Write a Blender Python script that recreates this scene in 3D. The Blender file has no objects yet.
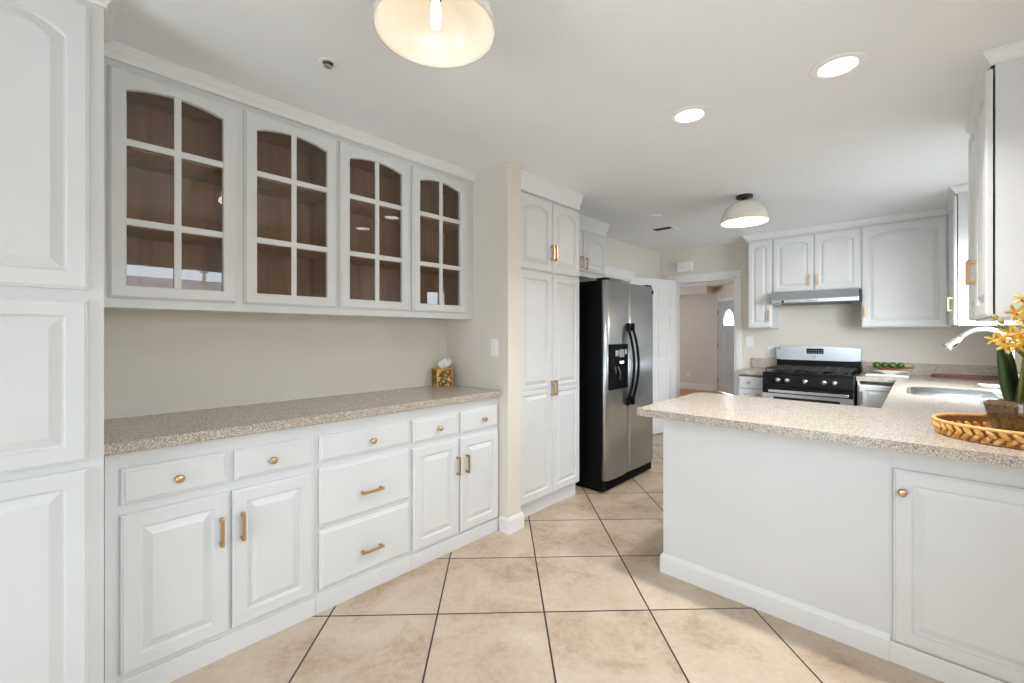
import bpy, bmesh, math, random
from mathutils import Vector, Matrix
from mathutils.geometry import tessellate_polygon
random.seed(7)
PI = math.pi
scene = bpy.context.scene
COL = scene.collection

# ------------------------------------------------------------------ camera
YAW = math.atan(408.0 / 433.0)
cam_data = bpy.data.cameras.new('camera')
cam = bpy.data.objects.new('camera', cam_data)
COL.objects.link(cam)
cam.location = (0, 0, 1.31)
cam.rotation_euler = (PI / 2, 0, YAW)
cam_data.sensor_width = 36.0
cam_data.lens = 433.0 / 1024.0 * 36.0
cam_data.shift_y = -7.5 / 1024.0
cam_data.clip_start = 0.02
scene.camera = cam

# ------------------------------------------------------------------ sky, daylight, exposure
world = bpy.data.worlds.new('sky')
scene.world = world
world.use_nodes = True
bg = world.node_tree.nodes['Background']
bg.inputs['Color'].default_value = (0.80, 0.905, 1.0, 1)
bg.inputs['Strength'].default_value = 7.6
scene.view_settings.view_transform = 'Standard'
scene.view_settings.look = 'None'
scene.view_settings.gamma = 1.0
scene.view_settings.use_curve_mapping = False
scene.view_settings.exposure = 0.3
scene.cycles.max_bounces = 10
scene.cycles.diffuse_bounces = 6
scene.cycles.glossy_bounces = 5
scene.cycles.transmission_bounces = 6
scene.cycles.transparent_max_bounces = 12
scene.cycles.sample_clamp_indirect = 6.0
scene.cycles.caustics_reflective = False
scene.cycles.caustics_refractive = False


def portal(name, loc, rot, sx, sy):
    """Light portal in a window opening: steers sky sampling only."""
    l = bpy.data.lights.new(name, 'AREA')
    l.shape = 'RECTANGLE'; l.size = sx; l.size_y = sy
    l.cycles.is_portal = True
    o = bpy.data.objects.new(name, l); COL.objects.link(o)
    o.location = loc; o.rotation_euler = rot
    return o


def daylight_fill(name, loc, rot, sx, sy, power, color=(0.95, 0.98, 1.0)):
    l = bpy.data.lights.new(name, 'AREA')
    l.shape = 'RECTANGLE'; l.size = sx; l.size_y = sy
    l.energy = power; l.color = color; l.spread = math.radians(125)
    o = bpy.data.objects.new(name, l); COL.objects.link(o)
    o.location = loc; o.rotation_euler = rot
    return o


# portals point into the room
portal('sink_window_portal', (0.68, 4.12, 1.5), (0, PI / 2, 0), 0.95, 1.2)
portal('nook_window_portal', (0.68, 0.76, 1.46), (0, PI / 2, 0), 1.05, 1.38)
portal('patio_door_portal', (-1.0, -2.54, 1.05), (PI / 2, 0, 0), 1.15, 2.05)
portal('living_room_portal', (-6.06, 7.9, 1.45), (0, -PI / 2, 0), 1.1, 1.4)
# added lamp boosting the sink window's daylight, turned towards the range wall
daylight_fill('sink_window_fill', (0.66, 4.13, 1.5), (math.radians(12), math.radians(62), math.radians(-24)), 0.90, 1.16, 26, (0.90, 0.96, 1.0))

# ------------------------------------------------------------------ dimensions
CEIL = 2.447
WL, WLH = -2.66, -2.61          # left wall beyond the column / behind the hutch
WB, WR = 5.85, 0.54             # range wall, window wall
YBACK = -2.4

# ------------------------------------------------------------------ materials
MATS = {}


def nodes_of(m):
    m.use_nodes = True
    return m.node_tree.nodes, m.node_tree.links, m.node_tree.nodes['Principled BSDF']


def mat(name, color, rough=0.5, metal=0.0, var=0.04, scale=6.0, bump=0.0, bscale=60.0, stretch=None, spec=0.5, coat=0.0):
    """Painted / solid surface: base colour gently broken up by noise, optional bump."""
    m = bpy.data.materials.new(name)
    n, l, p = nodes_of(m)
    tc = n.new('ShaderNodeTexCoord')
    mp = n.new('ShaderNodeMapping')
    l.new(tc.outputs['Object'], mp.inputs['Vector'])
    if stretch: mp.inputs['Scale'].default_value = stretch
    nz = n.new('ShaderNodeTexNoise'); nz.inputs['Scale'].default_value = scale
    nz.inputs['Detail'].default_value = 4
    l.new(mp.outputs['Vector'], nz.inputs['Vector'])
    cr = n.new('ShaderNodeValToRGB')
    cr.color_ramp.elements[0].position = 0.3; cr.color_ramp.elements[1].position = 0.7
    cr.color_ramp.elements[0].color = tuple(c * (1 - var) for c in color) + (1,)
    cr.color_ramp.elements[1].color = tuple(min(1, c * (1 + var)) for c in color) + (1,)
    l.new(nz.outputs['Fac'], cr.inputs['Fac'])
    l.new(cr.outputs['Color'], p.inputs['Base Color'])
    p.inputs['Roughness'].default_value = rough
    p.inputs['Metallic'].default_value = metal
    p.inputs['Specular IOR Level'].default_value = spec
    p.inputs['Coat Weight'].default_value = coat
    if bump:
        nb = n.new('ShaderNodeTexNoise'); nb.inputs['Scale'].default_value = bscale; nb.inputs['Detail'].default_value = 3
        l.new(mp.outputs['Vector'], nb.inputs['Vector'])
        bp = n.new('ShaderNodeBump'); bp.inputs['Strength'].default_value = bump; bp.inputs['Distance'].default_value = 0.002
        l.new(nb.outputs['Fac'], bp.inputs['Height']); l.new(bp.outputs['Normal'], p.inputs['Normal'])
    MATS[name] = m
    return m


def glow(name, color, strength):
    m = bpy.data.materials.new(name)
    n, l, p = nodes_of(m)
    p.inputs['Base Color'].default_value = color + (1,)
    p.inputs['Emission Color'].default_value = color + (1,)
    p.inputs['Emission Strength'].default_value = strength
    return m


def glass(name, tint=(1, 1, 1), gain=1.6, rough=0.0):
    """Thin clear pane: see-through, with Fresnel reflections."""
    m = bpy.data.materials.new(name)
    n, l, p = nodes_of(m)
    out = n['Material Output']
    tr = n.new('ShaderNodeBsdfTransparent'); tr.inputs['Color'].default_value = tint + (1,)
    gl = n.new('ShaderNodeBsdfGlossy'); gl.inputs['Roughness'].default_value = rough
    fr = n.new('ShaderNodeFresnel'); fr.inputs['IOR'].default_value = 1.5
    mu = n.new('ShaderNodeMath'); mu.operation = 'MULTIPLY'; mu.inputs[1].default_value = gain; mu.use_clamp = True
    ge = n.new('ShaderNodeNewGeometry')          # reflect on the outer face only
    iv = n.new('ShaderNodeMath'); iv.operation = 'SUBTRACT'; iv.inputs[0].default_value = 1.0
    fm = n.new('ShaderNodeMath'); fm.operation = 'MULTIPLY'
    l.new(ge.outputs['Backfacing'], iv.inputs[1]); l.new(fr.outputs['Fac'], fm.inputs[0]); l.new(iv.outputs[0], fm.inputs[1])
    l.new(fm.outputs[0], mu.inputs[0])
    mx = n.new('ShaderNodeMixShader')
    l.new(mu.outputs[0], mx.inputs['Fac']); l.new(tr.outputs[0], mx.inputs[1]); l.new(gl.outputs[0], mx.inputs[2])
    l.new(mx.outputs[0], out.inputs['Surface'])
    return m


def quartz(name):
    m = bpy.data.materials.new(name)
    n, l, p = nodes_of(m)
    tc = n.new('ShaderNodeTexCoord')
    ge = n.new('ShaderNodeNewGeometry')
    v1 = n.new('ShaderNodeTexVoronoi'); v1.inputs['Scale'].default_value = 330
    v2 = n.new('ShaderNodeTexNoise'); v2.inputs['Scale'].default_value = 150; v2.inputs['Detail'].default_value = 5
    v3 = n.new('ShaderNodeTexNoise'); v3.inputs['Scale'].default_value = 190; v3.inputs['Detail'].default_value = 2
    for v in (v1, v2, v3): l.new(ge.outputs['Position'], v.inputs['Vector'])
    cr = n.new('ShaderNodeValToRGB')
    e = cr.color_ramp.elements
    e[0].position = 0.28; e[0].color = (0.24, 0.195, 0.155, 1)
    e[1].position = 0.62; e[1].color = (0.46, 0.40, 0.335, 1)
    k = e.new(0.45); k.color = (0.355, 0.30, 0.245, 1)
    l.new(v2.outputs['Fac'], cr.inputs['Fac'])
    # pale chips
    c2 = n.new('ShaderNodeValToRGB'); c2.color_ramp.interpolation = 'CONSTANT'
    c2.color_ramp.elements[0].color = (0, 0, 0, 1); c2.color_ramp.elements[1].position = 0.64; c2.color_ramp.elements[1].color = (1, 1, 1, 1)
    sp = n.new('ShaderNodeSeparateColor'); l.new(v1.outputs['Color'], sp.inputs['Color'])
    l.new(sp.outputs['Red'], c2.inputs['Fac'])
    m1 = n.new('ShaderNodeMix'); m1.data_type = 'RGBA'
    l.new(c2.outputs['Color'], m1.inputs['Factor']); l.new(cr.outputs['Color'], m1.inputs['A']); m1.inputs['B'].default_value = (0.66, 0.605, 0.53, 1)
    # dark specks
    c3 = n.new('ShaderNodeValToRGB')
    c3.color_ramp.elements[0].position = 0.635; c3.color_ramp.elements[0].color = (0, 0, 0, 1)
    c3.color_ramp.elements[1].position = 0.67; c3.color_ramp.elements[1].color = (0.85, 0.85, 0.85, 1)
    l.new(v3.outputs['Fac'], c3.inputs['Fac'])
    m2 = n.new('ShaderNodeMix'); m2.data_type = 'RGBA'
    l.new(c3.outputs['Color'], m2.inputs['Factor']); l.new(m1.outputs['Result'], m2.inputs['A']); m2.inputs['B'].default_value = (0.10, 0.08, 0.062, 1)
    l.new(m2.outputs['Result'], p.inputs['Base Color'])
    p.inputs['Roughness'].default_value = 0.22
    MATS[name] = m
    return m


def tiles(name):
    m = bpy.data.materials.new(name)
    n, l, p = nodes_of(m)
    ge = n.new('ShaderNodeNewGeometry')
    S = 0.5005

    def dot(vec, off):
        d = n.new('ShaderNodeVectorMath'); d.operation = 'DOT_PRODUCT'; d.inputs[1].default_value = vec
        l.new(ge.outputs['Position'], d.inputs[0])
        a = n.new('ShaderNodeMath'); a.operation = 'SUBTRACT'; a.inputs[1].default_value = off
        l.new(d.outputs['Value'], a.inputs[0])
        return a
    a = dot((0.70711, 0.70711, 0), 0.2125 - 4 * S)
    b = dot((-0.70711, 0.70711, 0), 2.035 - 8 * S)
    cx = n.new('ShaderNodeCombineXYZ')
    l.new(a.outputs[0], cx.inputs[0]); l.new(b.outputs[0], cx.inputs[1])
    br = n.new('ShaderNodeTexBrick')
    br.offset = 0.0; br.squash = 1.0
    br.inputs['Scale'].default_value = 1.0
    br.inputs['Brick Width'].default_value = S; br.inputs['Row Height'].default_value = S
    br.inputs['Mortar Size'].default_value = 0.0042; br.inputs['Mortar Smooth'].default_value = 0.15
    br.inputs['Color1'].default_value = (0, 0, 0, 1); br.inputs['Color2'].default_value = (1, 1, 1, 1)
    br.inputs['Mortar'].default_value = (0.5, 0.5, 0.5, 1)
    l.new(cx.outputs[0], br.inputs['Vector'])
    # each tile samples its own patch of stone
    sc = n.new('ShaderNodeVectorMath'); sc.operation = 'MULTIPLY_ADD'
    sc.inputs[1].default_value = (7, 3, 5)
    l.new(br.outputs['Color'], sc.inputs[0]); l.new(cx.outputs[0], sc.inputs[2])
    n1 = n.new('ShaderNodeTexNoise'); n1.inputs['Scale'].default_value = 3.2; n1.inputs['Detail'].default_value = 9; n1.inputs['Roughness'].default_value = 0.62; n1.inputs['Distortion'].default_value = 0.5
    n2 = n.new('ShaderNodeTexNoise'); n2.inputs['Scale'].default_value = 34; n2.inputs['Detail'].default_value = 6; n2.inputs['Roughness'].default_value = 0.7
    l.new(sc.outputs[0], n1.inputs['Vector']); l.new(sc.outputs[0], n2.inputs['Vector'])
    ad = n.new('ShaderNodeMath'); ad.operation = 'MULTIPLY_ADD'; ad.inputs[1].default_value = 0.38
    sb = n.new('ShaderNodeMath'); sb.operation = 'MULTIPLY_ADD'; sb.inputs[1].default_value = 0.9; sb.inputs[2].default_value = -0.17
    l.new(n1.outputs['Fac'], sb.inputs[0])
    l.new(n2.outputs['Fac'], ad.inputs[0]); l.new(sb.outputs[0], ad.inputs[2])
    cr = n.new('ShaderNodeValToRGB')
    e = cr.color_ramp.elements
    e[0].position = 0.25; e[0].color = (0.36, 0.245, 0.15, 1)
    e[1].position = 0.72; e[1].color = (0.65, 0.56, 0.445, 1)
    k = e.new(0.47); k.color = (0.545, 0.44, 0.325, 1)
    l.new(ad.outputs[0], cr.inputs['Fac'])
    mx = n.new('ShaderNodeMix'); mx.data_type = 'RGBA'
    l.new(br.outputs['Fac'], mx.inputs['Factor']); l.new(cr.outputs['Color'], mx.inputs['A']); mx.inputs['B'].default_value = (0.03, 0.02, 0.013, 1)
    l.new(mx.outputs['Result'], p.inputs['Base Color'])
    p.inputs['Roughness'].default_value = 0.42
    bp = n.new('ShaderNodeBump'); bp.inputs['Strength'].default_value = 0.5; bp.inputs['Distance'].default_value = 0.003; bp.invert = True
    l.new(br.outputs['Fac'], bp.inputs['Height']); l.new(bp.outputs['Normal'], p.inputs['Normal'])
    return m


def wood(name, dark, light, scale=(1, 1, 12), rough=0.5, wave=2.2):
    m = bpy.data.materials.new(name)
    n, l, p = nodes_of(m)
    ge = n.new('ShaderNodeNewGeometry')
    mp = n.new('ShaderNodeMapping'); mp.inputs['Scale'].default_value = scale
    l.new(ge.outputs['Position'], mp.inputs['Vector'])
    nz = n.new('ShaderNodeTexNoise'); nz.inputs['Scale'].default_value = wave; nz.inputs['Detail'].default_value = 7; nz.inputs['Distortion'].default_value = 0.6
    l.new(mp.outputs['Vector'], nz.inputs['Vector'])
    cr = n.new('ShaderNodeValToRGB')
    cr.color_ramp.elements[0].position = 0.3; cr.color_ramp.elements[0].color = dark + (1,)
    cr.color_ramp.elements[1].position = 0.7; cr.color_ramp.elements[1].color = light + (1,)
    l.new(nz.outputs['Fac'], cr.inputs['Fac']); l.new(cr.outputs['Color'], p.inputs['Base Color'])
    p.inputs['Roughness'].default_value = rough
    return m


def patterned(name, cols, scale, rough=0.6):
    """Voronoi patches in several colours (printed card, moss, woven straw)."""
    m = bpy.data.materials.new(name)
    n, l, p = nodes_of(m)
    tc = n.new('ShaderNodeTexCoord')
    v = n.new('ShaderNodeTexVoronoi'); v.inputs['Scale'].default_value = scale
    nz = n.new('ShaderNodeTexNoise'); nz.inputs['Scale'].default_value = scale * 1.3
    vm = n.new('ShaderNodeVectorMath'); vm.operation = 'MULTIPLY_ADD'; vm.inputs[1].default_value = (0.03, 0.03, 0.03)
    l.new(tc.outputs['Object'], nz.inputs['Vector'])
    l.new(nz.outputs['Color'], vm.inputs[0]); l.new(tc.outputs['Object'], vm.inputs[2]); l.new(vm.outputs[0], v.inputs['Vector'])
    sp = n.new('ShaderNodeSeparateColor'); l.new(v.outputs['Color'], sp.inputs['Color'])
    cr = n.new('ShaderNodeValToRGB'); cr.color_ramp.interpolation = 'CONSTANT'
    e = cr.color_ramp.elements
    for i, c in enumerate(cols):
        if i < 2: k = e[i]
        else: k = e.new(0.5)
        k.position = i / len(cols); k.color = c + (1,)
    l.new(sp.outputs['Green'], cr.inputs['Fac']); l.new(cr.outputs['Color'], p.inputs['Base Color'])
    p.inputs['Roughness'].default_value = rough
    return m


def steel(name, base=0.62, rough=0.27, stretch=(1, 1, 80)):
    m = bpy.data.materials.new(name)
    n, l, p = nodes_of(m)
    tc = n.new('ShaderNodeTexCoord'); mp = n.new('ShaderNodeMapping'); mp.inputs['Scale'].default_value = stretch
    l.new(tc.outputs['Object'], mp.inputs['Vector'])
    nz = n.new('ShaderNodeTexNoise'); nz.inputs['Scale'].default_value = 6; nz.inputs['Detail'].default_value = 4
    l.new(mp.outputs['Vector'], nz.inputs['Vector'])
    mr = n.new('ShaderNodeMapRange'); mr.inputs['To Min'].default_value = rough - 0.04; mr.inputs['To Max'].default_value = rough + 0.07
    l.new(nz.outputs['Fac'], mr.inputs['Value']); l.new(mr.outputs[0], p.inputs['Roughness'])
    p.inputs['Base Color'].default_value = (base * 0.96, base, base * 1.045, 1)
    p.inputs['Metallic'].default_value = 1.0
    return m


M_CAB = mat('white_cabinet_paint', (0.725, 0.73, 0.737), 0.38, var=0.012)
M_TRIM = mat('white_trim_paint', (0.82, 0.82, 0.82), 0.4, var=0.012)
M_WALL = mat('beige_wall_paint', (0.745, 0.70, 0.63), 0.75, var=0.012, bump=0.06, bscale=220)
M_CEIL = mat('ceiling_paint', (0.885, 0.905, 0.925), 0.85, var=0.01, bump=0.05, bscale=160)
M_FLOOR = tiles('travertine_tile')
M_QUARTZ = quartz('speckled_quartz')
M_BRASS = mat('brushed_brass', (0.62, 0.40, 0.19), 0.3, 1.0, var=0.06)
M_KNOB = mat('satin_brass_knob', (0.62, 0.46, 0.27), 0.32, 1.0, var=0.06)
M_WOODIN = wood('brown_cabinet_wood', (0.24, 0.115, 0.04), (0.40, 0.205, 0.085), (9, 9, 0.8), 0.5)
M_GLASS = glass('clear_glass', gain=2.1)
M_WINGLASS = glass('window_glass', gain=1.0)
M_STEEL = steel('brushed_stainless', 0.62, 0.29)
M_STEELV = steel('polished_stainless', 0.7, 0.2, (60, 1, 1))
M_BASIN = steel('sink_steel', 0.46, 0.38)
M_CHROME = mat('brushed_nickel', (0.66, 0.66, 0.66), 0.34, 1.0, var=0.02)
M_BLACK = mat('black_plastic', (0.005, 0.005, 0.006), 0.42, var=0.1, spec=0.12)
M_BLACKM = mat('black_enamel', (0.009, 0.009, 0.010), 0.26, var=0.1, spec=0.13)
M_IRON = mat('cast_iron', (0.022, 0.022, 0.023), 0.5, var=0.2, bump=0.3, bscale=300)
M_DGREY = mat('dark_grey_plastic', (0.09, 0.09, 0.095), 0.35, var=0.1)
M_LGREY = mat('silver_plastic', (0.45, 0.45, 0.46), 0.35, 0.6, var=0.05)
M_DKGLASS = mat('dark_oven_glass', (0.006, 0.006, 0.007), 0.06, var=0.1)
M_WHITE = mat('white_plastic', (0.90, 0.90, 0.90), 0.35, var=0.01)
M_CERAM = mat('white_glazed_ceramic', (0.84, 0.84, 0.82), 0.2, var=0.01)
M_SHADOWGAP = mat('duct_shade', (0.02, 0.02, 0.02), 0.8)
M_DOORGREY = mat('grey_door_paint', (0.54, 0.56, 0.565), 0.45, var=0.012)
M_HWOOD = wood('oak_floor', (0.46, 0.205, 0.075), (0.62, 0.31, 0.125), (0.8, 9, 1), 0.35)
M_BOARD = wood('walnut_board', (0.16, 0.055, 0.025), (0.30, 0.115, 0.05), (2, 14, 14), 0.4)
M_BRONZE = mat('dark_bronze_metal', (0.10, 0.075, 0.055), 0.38, 1.0, var=0.1)
M_SHADE = mat('cream_enamel_shade', (0.82, 0.78, 0.715), 0.24, var=0.01)
M_BULB = glow('warm_bulb', (1.0, 0.85, 0.62), 5.0)
M_LED = glow('led_disc', (1.0, 0.97, 0.92), 5.0)
M_PETAL = mat('yellow_orange_petal', (0.80, 0.46, 0.05), 0.55, var=0.4, scale=22)
M_PETALB = mat('pale_yellow_petal', (0.84, 0.64, 0.17), 0.55, var=0.22, scale=24)
M_LIP = mat('orange_lip', (0.55, 0.17, 0.02), 0.5, var=0.3, scale=40)
M_BUD = mat('olive_bud', (0.42, 0.36, 0.13), 0.55, var=0.2, scale=30)
M_LEAF = mat('dark_green_leaf', (0.035, 0.062, 0.012), 0.5, var=0.35, scale=9, stretch=(14, 14, 1))
M_LEAFB = mat('brownish_leaf', (0.20, 0.10, 0.03), 0.45, var=0.35, scale=9, stretch=(14, 14, 1))
M_STEM = mat('green_stem', (0.16, 0.17, 0.03), 0.5, var=0.2)
M_MOSS = patterned('dried_moss', [(0.03, 0.016, 0.006), (0.10, 0.052, 0.016), (0.20, 0.11, 0.036), (0.07, 0.05, 0.016), (0.27, 0.17, 0.07)], 170, 0.85)
M_STRAW = patterned('seagrass_straw', [(0.66, 0.34, 0.08), (0.74, 0.43, 0.13), (0.56, 0.25, 0.05), (0.80, 0.52, 0.21)], 60, 0.65)
M_STRAWD = mat('dark_straw', (0.24, 0.10, 0.03), 0.8, var=0.2, scale=60)
M_CANE = mat('cane_rim', (0.72, 0.44, 0.15), 0.5, var=0.2, scale=30)
M_CARD = patterned('fruit_print_card', [(0.72, 0.35, 0.05), (0.10, 0.025, 0.01), (0.80, 0.55, 0.20), (0.07, 0.14, 0.04), (0.78, 0.36, 0.14), (0.22, 0.06, 0.02), (0.75, 0.50, 0.30)], 58, 0.5)
M_CARDEDGE = mat('yellow_card_edge', (0.70, 0.42, 0.10), 0.5, var=0.1)
M_TISSUE = mat('white_tissue', (0.90, 0.91, 0.92), 0.9, var=0.01)
M_LIME = mat('green_lime', (0.06, 0.125, 0.018), 0.4, var=0.35, scale=40, bump=0.3, bscale=150)
M_AMBER = mat('golden_snack', (0.72, 0.38, 0.08), 0.5, var=0.35, scale=60)
M_ROOF = patterned('roof_shingles', [(0.40, 0.34, 0.31), (0.48, 0.42, 0.39), (0.44, 0.38, 0.35)], 9, 0.9)
M_STUCCO = mat('stucco', (0.55, 0.50, 0.43), 0.9, var=0.08)
M_GROUND = mat('concrete_patio', (0.45, 0.44, 0.42), 0.9, var=0.1)


# ------------------------------------------------------------------ mesh builder
def Fpx(X): return lambda s, z, d: (X + d, s, z)          # front faces +X
def Fmy(Y): return lambda s, z, d: (s, Y - d, z)          # front faces -Y
def Fmx(X): return lambda s, z, d: (X - d, s, z)          # front faces -X
def Fup(X, Y, Z): return lambda a, b, c: (X + a, Y + b, Z + c)


class MB:
    def __init__(self): self.bm = bmesh.new()

    def add(self, verts, faces, smooth=False):
        vs = [self.bm.verts.new(v) for v in verts]
        for f in faces:
            try:
                fc = self.bm.faces.new([vs[i] for i in f]); fc.smooth = smooth
            except ValueError:
                pass
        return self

    def box(self, x0, x1, y0, y1, z0, z1, bev=0.0, seg=2, F=None):
        t = bmesh.new()
        bmesh.ops.create_cube(t, size=1.0)
        for v in t.verts:
            v.co = Vector(((x0 + x1) / 2 + v.co.x * (x1 - x0), (y0 + y1) / 2 + v.co.y * (y1 - y0), (z0 + z1) / 2 + v.co.z * (z1 - z0)))
        if bev: bmesh.ops.bevel(t, geom=list(t.edges), offset=bev, segments=seg, affect='EDGES', profile=0.5)
        self.merge(t, F)
        return self

    def fbox(self, F, s0, s1, z0, z1, d0, d1, bev=0.0):
        """Box in a cabinet front's own frame (along, up, out)."""
        return self.box(s0, s1, z0, z1, d0, d1, bev, F=F)

    def merge(self, t, F=None, smooth=None):
        t.verts.ensure_lookup_table(); t.verts.index_update()
        vs = [self.bm.verts.new(F(*v.co) if F else v.co) for v in t.verts]
        for f in t.faces:
            fc = self.bm.faces.new([vs[v.index] for v in f.verts]); fc.smooth = f.smooth if smooth is None else smooth
        t.free()

    def lathe(self, prof, F, n=32, closed=False, smooth=True, caps=True):
        """prof: list of (radius, height); F maps (a,b,height)."""
        vs, fs = [], []
        for r, h in prof:
            for i in range(n):
                a = 2 * PI * i / n
                vs.append(F(r * math.cos(a), r * math.sin(a), h))
        m = len(prof)
        for j in range(m - 1 if not closed else m):
            k = (j + 1) % m
            for i in range(n):
                q = (i + 1) % n
                fs.append((j * n + i, j * n + q, k * n + q, k * n + i))
        if caps and not closed:
            if prof[0][0] > 1e-4: fs.append(tuple(range(n - 1, -1, -1)))
            if prof[-1][0] > 1e-4: fs.append(tuple((m - 1) * n + i for i in range(n)))
        self.add(vs, fs, smooth)
        return self

    def tube(self, pts, r, n=10, caps=True):
        pts = [Vector(p) for p in pts]
        rs = r if isinstance(r, (list, tuple)) else [r] * len(pts)
        vs, fs = [], []
        up = Vector((0.13, 0.21, 0.97)).normalized()
        prev = None
        for i, p in enumerate(pts):
            d = (pts[min(i + 1, len(pts) - 1)] - pts[max(i - 1, 0)]).normalized()
            if prev is None:
                a = d.cross(up)
                if a.length < 1e-3: a = d.cross(Vector((1, 0, 0)))
            else:
                a = prev - d * prev.dot(d)
            a.normalize(); b = d.cross(a); prev = a
            for k in range(n):
                t = 2 * PI * k / n
                vs.append(p + (a * math.cos(t) + b * math.sin(t)) * rs[i])
        for i in range(len(pts) - 1):
            for k in range(n):
                q = (k + 1) % n
                fs.append((i * n + k, i * n + q, (i + 1) * n + q, (i + 1) * n + k))
        if caps:
            fs.append(tuple(range(n - 1, -1, -1))); fs.append(tuple((len(pts) - 1) * n + k for k in range(n)))
        self.add(vs, fs, True)
        return self

    def ellipsoid(self, c, ax, ay, az, n=12, m=7, point=1.0):
        c, ax, ay, az = Vector(c), Vector(ax), Vector(ay), Vector(az)
        vs = [c - az]
        for j in range(1, m):
            ph = -PI / 2 + PI * j / m
            for i in range(n):
                t = 2 * PI * i / n
                k = math.cos(ph) ** point
                vs.append(c + ax * (k * math.cos(t)) + ay * (k * math.sin(t)) + az * math.sin(ph))
        vs.append(c + az)
        fs = []
        for i in range(n):
            q = (i + 1) % n
            fs.append((0, 1 + q, 1 + i))
            for j in range(m - 2):
                fs.append((1 + j * n + i, 1 + j * n + q, 1 + (j + 1) * n + q, 1 + (j + 1) * n + i))
            fs.append((len(vs) - 1, 1 + (m - 2) * n + i, 1 + (m - 2) * n + q))
        self.add(vs, fs, True)
        return self

    def prism(self, poly, lo, hi, F):
        """poly in (a,b) extruded along c from lo to hi; F maps (a,b,c)."""
        n = len(poly)
        vs = [F(a, b, lo) for a, b in poly] + [F(a, b, hi) for a, b in poly]
        fs = [tuple(range(n - 1, -1, -1)), tuple(range(n, 2 * n))]
        fs += [(i, (i + 1) % n, n + (i + 1) % n, n + i) for i in range(n)]
        return self.add(vs, fs)

    def sweep(self, path, prof):
        """Moulding: prof (out, z) run along a plan polyline, out to the right of travel, mitred."""
        P = [Vector((p[0], p[1])) for p in path]
        nr = []
        for i in range(len(P) - 1):
            d = (P[i + 1] - P[i]).normalized(); nr.append(Vector((d.y, -d.x)))
        vs, fs = [], []
        k = len(prof)
        for i, p in enumerate(P):
            if i == 0: mt = nr[0]
            elif i == len(P) - 1: mt = nr[-1]
            else: mt = (nr[i - 1] + nr[i]) / (1 + nr[i - 1].dot(nr[i]))
            for o, z in prof: vs.append((p.x + mt.x * o, p.y + mt.y * o, z))
        for i in range(len(P) - 1):
            for j in range(k):
                q = (j + 1) % k
                fs.append((i * k + j, i * k + q, (i + 1) * k + q, (i + 1) * k + j))
        fs.append(tuple(range(k - 1, -1, -1))); fs.append(tuple((len(P) - 1) * k + j for j in range(k)))
        return self.add(vs, fs)

    def slab_with_hole(self, outer, hole, z0, z1):
        loops = [[Vector((x, y, 0)) for x, y in outer], [Vector((x, y, 0)) for x, y in hole]] if hole else [[Vector((x, y, 0)) for x, y in outer]]
        pts = [p for lp in loops for p in lp]
        tris = tessellate_polygon(loops)
        n = len(pts)
        vs = [(p.x, p.y, z1) for p in pts] + [(p.x, p.y, z0) for p in pts]
        fs = [tuple(t) for t in tris] + [tuple(i + n for i in reversed(t)) for t in tris]
        st = 0
        for lp in loops:
            m = len(lp)
            for i in range(m):
                a, b = st + i, st + (i + 1) % m
                fs.append((a, b, b + n, a + n))
            st += m
        return self.add(vs, fs)

    def build(self, name, material, parent=None, base=None):
        bm = self.bm
        bmesh.ops.remove_doubles(bm, verts=bm.verts, dist=1e-6)
        bmesh.ops.recalc_face_normals(bm, faces=bm.faces)
        if parent is not None: off = world_origin(parent)
        elif base is not None: off = Vector(base)
        else:
            xs = [v.co for v in bm.verts]
            lo = Vector([min(c[i] for c in xs) for i in range(3)]); hi = Vector([max(c[i] for c in xs) for i in range(3)])
            off = Vector(((lo.x + hi.x) / 2, (lo.y + hi.y) / 2, lo.z))
        for v in bm.verts: v.co -= off
        me = bpy.data.meshes.new(name); bm.to_mesh(me); bm.free()
        me.materials.append(material)
        o = bpy.data.objects.new(name, me); COL.objects.link(o)
        if parent is not None: o.parent = parent
        else: o.location = off
        return o


def world_origin(o):
    v = Vector((0, 0, 0))
    while o is not None:
        v += o.location; o = o.parent
    return v


def tag(o, label, cat, group=None, kind=None):
    o['label'] = label; o['category'] = cat
    if group: o['group'] = group
    if kind: o['kind'] = kind
    return o


def thing(name, label, cat, loc, group=None):
    o = bpy.data.objects.new(name, None); COL.objects.link(o)
    o.location = loc; o.empty_display_size = 0.1
    return tag(o, label, cat, group)


def struct(name, mb, m, parent=None):
    o = mb.build(name, m, parent)
    if parent is None: o['kind'] = 'structure'
    return o


# ------------------------------------------------------------------ joinery
def ring(F, s0, s1, z0, z1, d, arch=0.0, N=16):
    vs = [F(s0, z0, d), F(s1, z0, d)]
    for i in range(N + 1):
        t = 1 - 2 * i / N
        s = (s0 + s1) / 2 + t * (s1 - s0) / 2
        vs.append(F(s, z1 - arch * t * t, d))
    return vs


def loft(mb, rings, cap0=True, cap1=True, closed=False):
    n = len(rings[0]); vs = [v for r in rings for v in r]; fs = []
    m = len(rings)
    for j in range(m if closed else m - 1):
        k = (j + 1) % m
        for i in range(n):
            q = (i + 1) % n
            fs.append((j * n + i, j * n + q, k * n + q, k * n + i))
    if cap0 and not closed: fs.append(tuple(range(n - 1, -1, -1)))
    if cap1 and not closed: fs.append(tuple((m - 1) * n + i for i in range(n)))
    mb.add(vs, fs)


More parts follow.
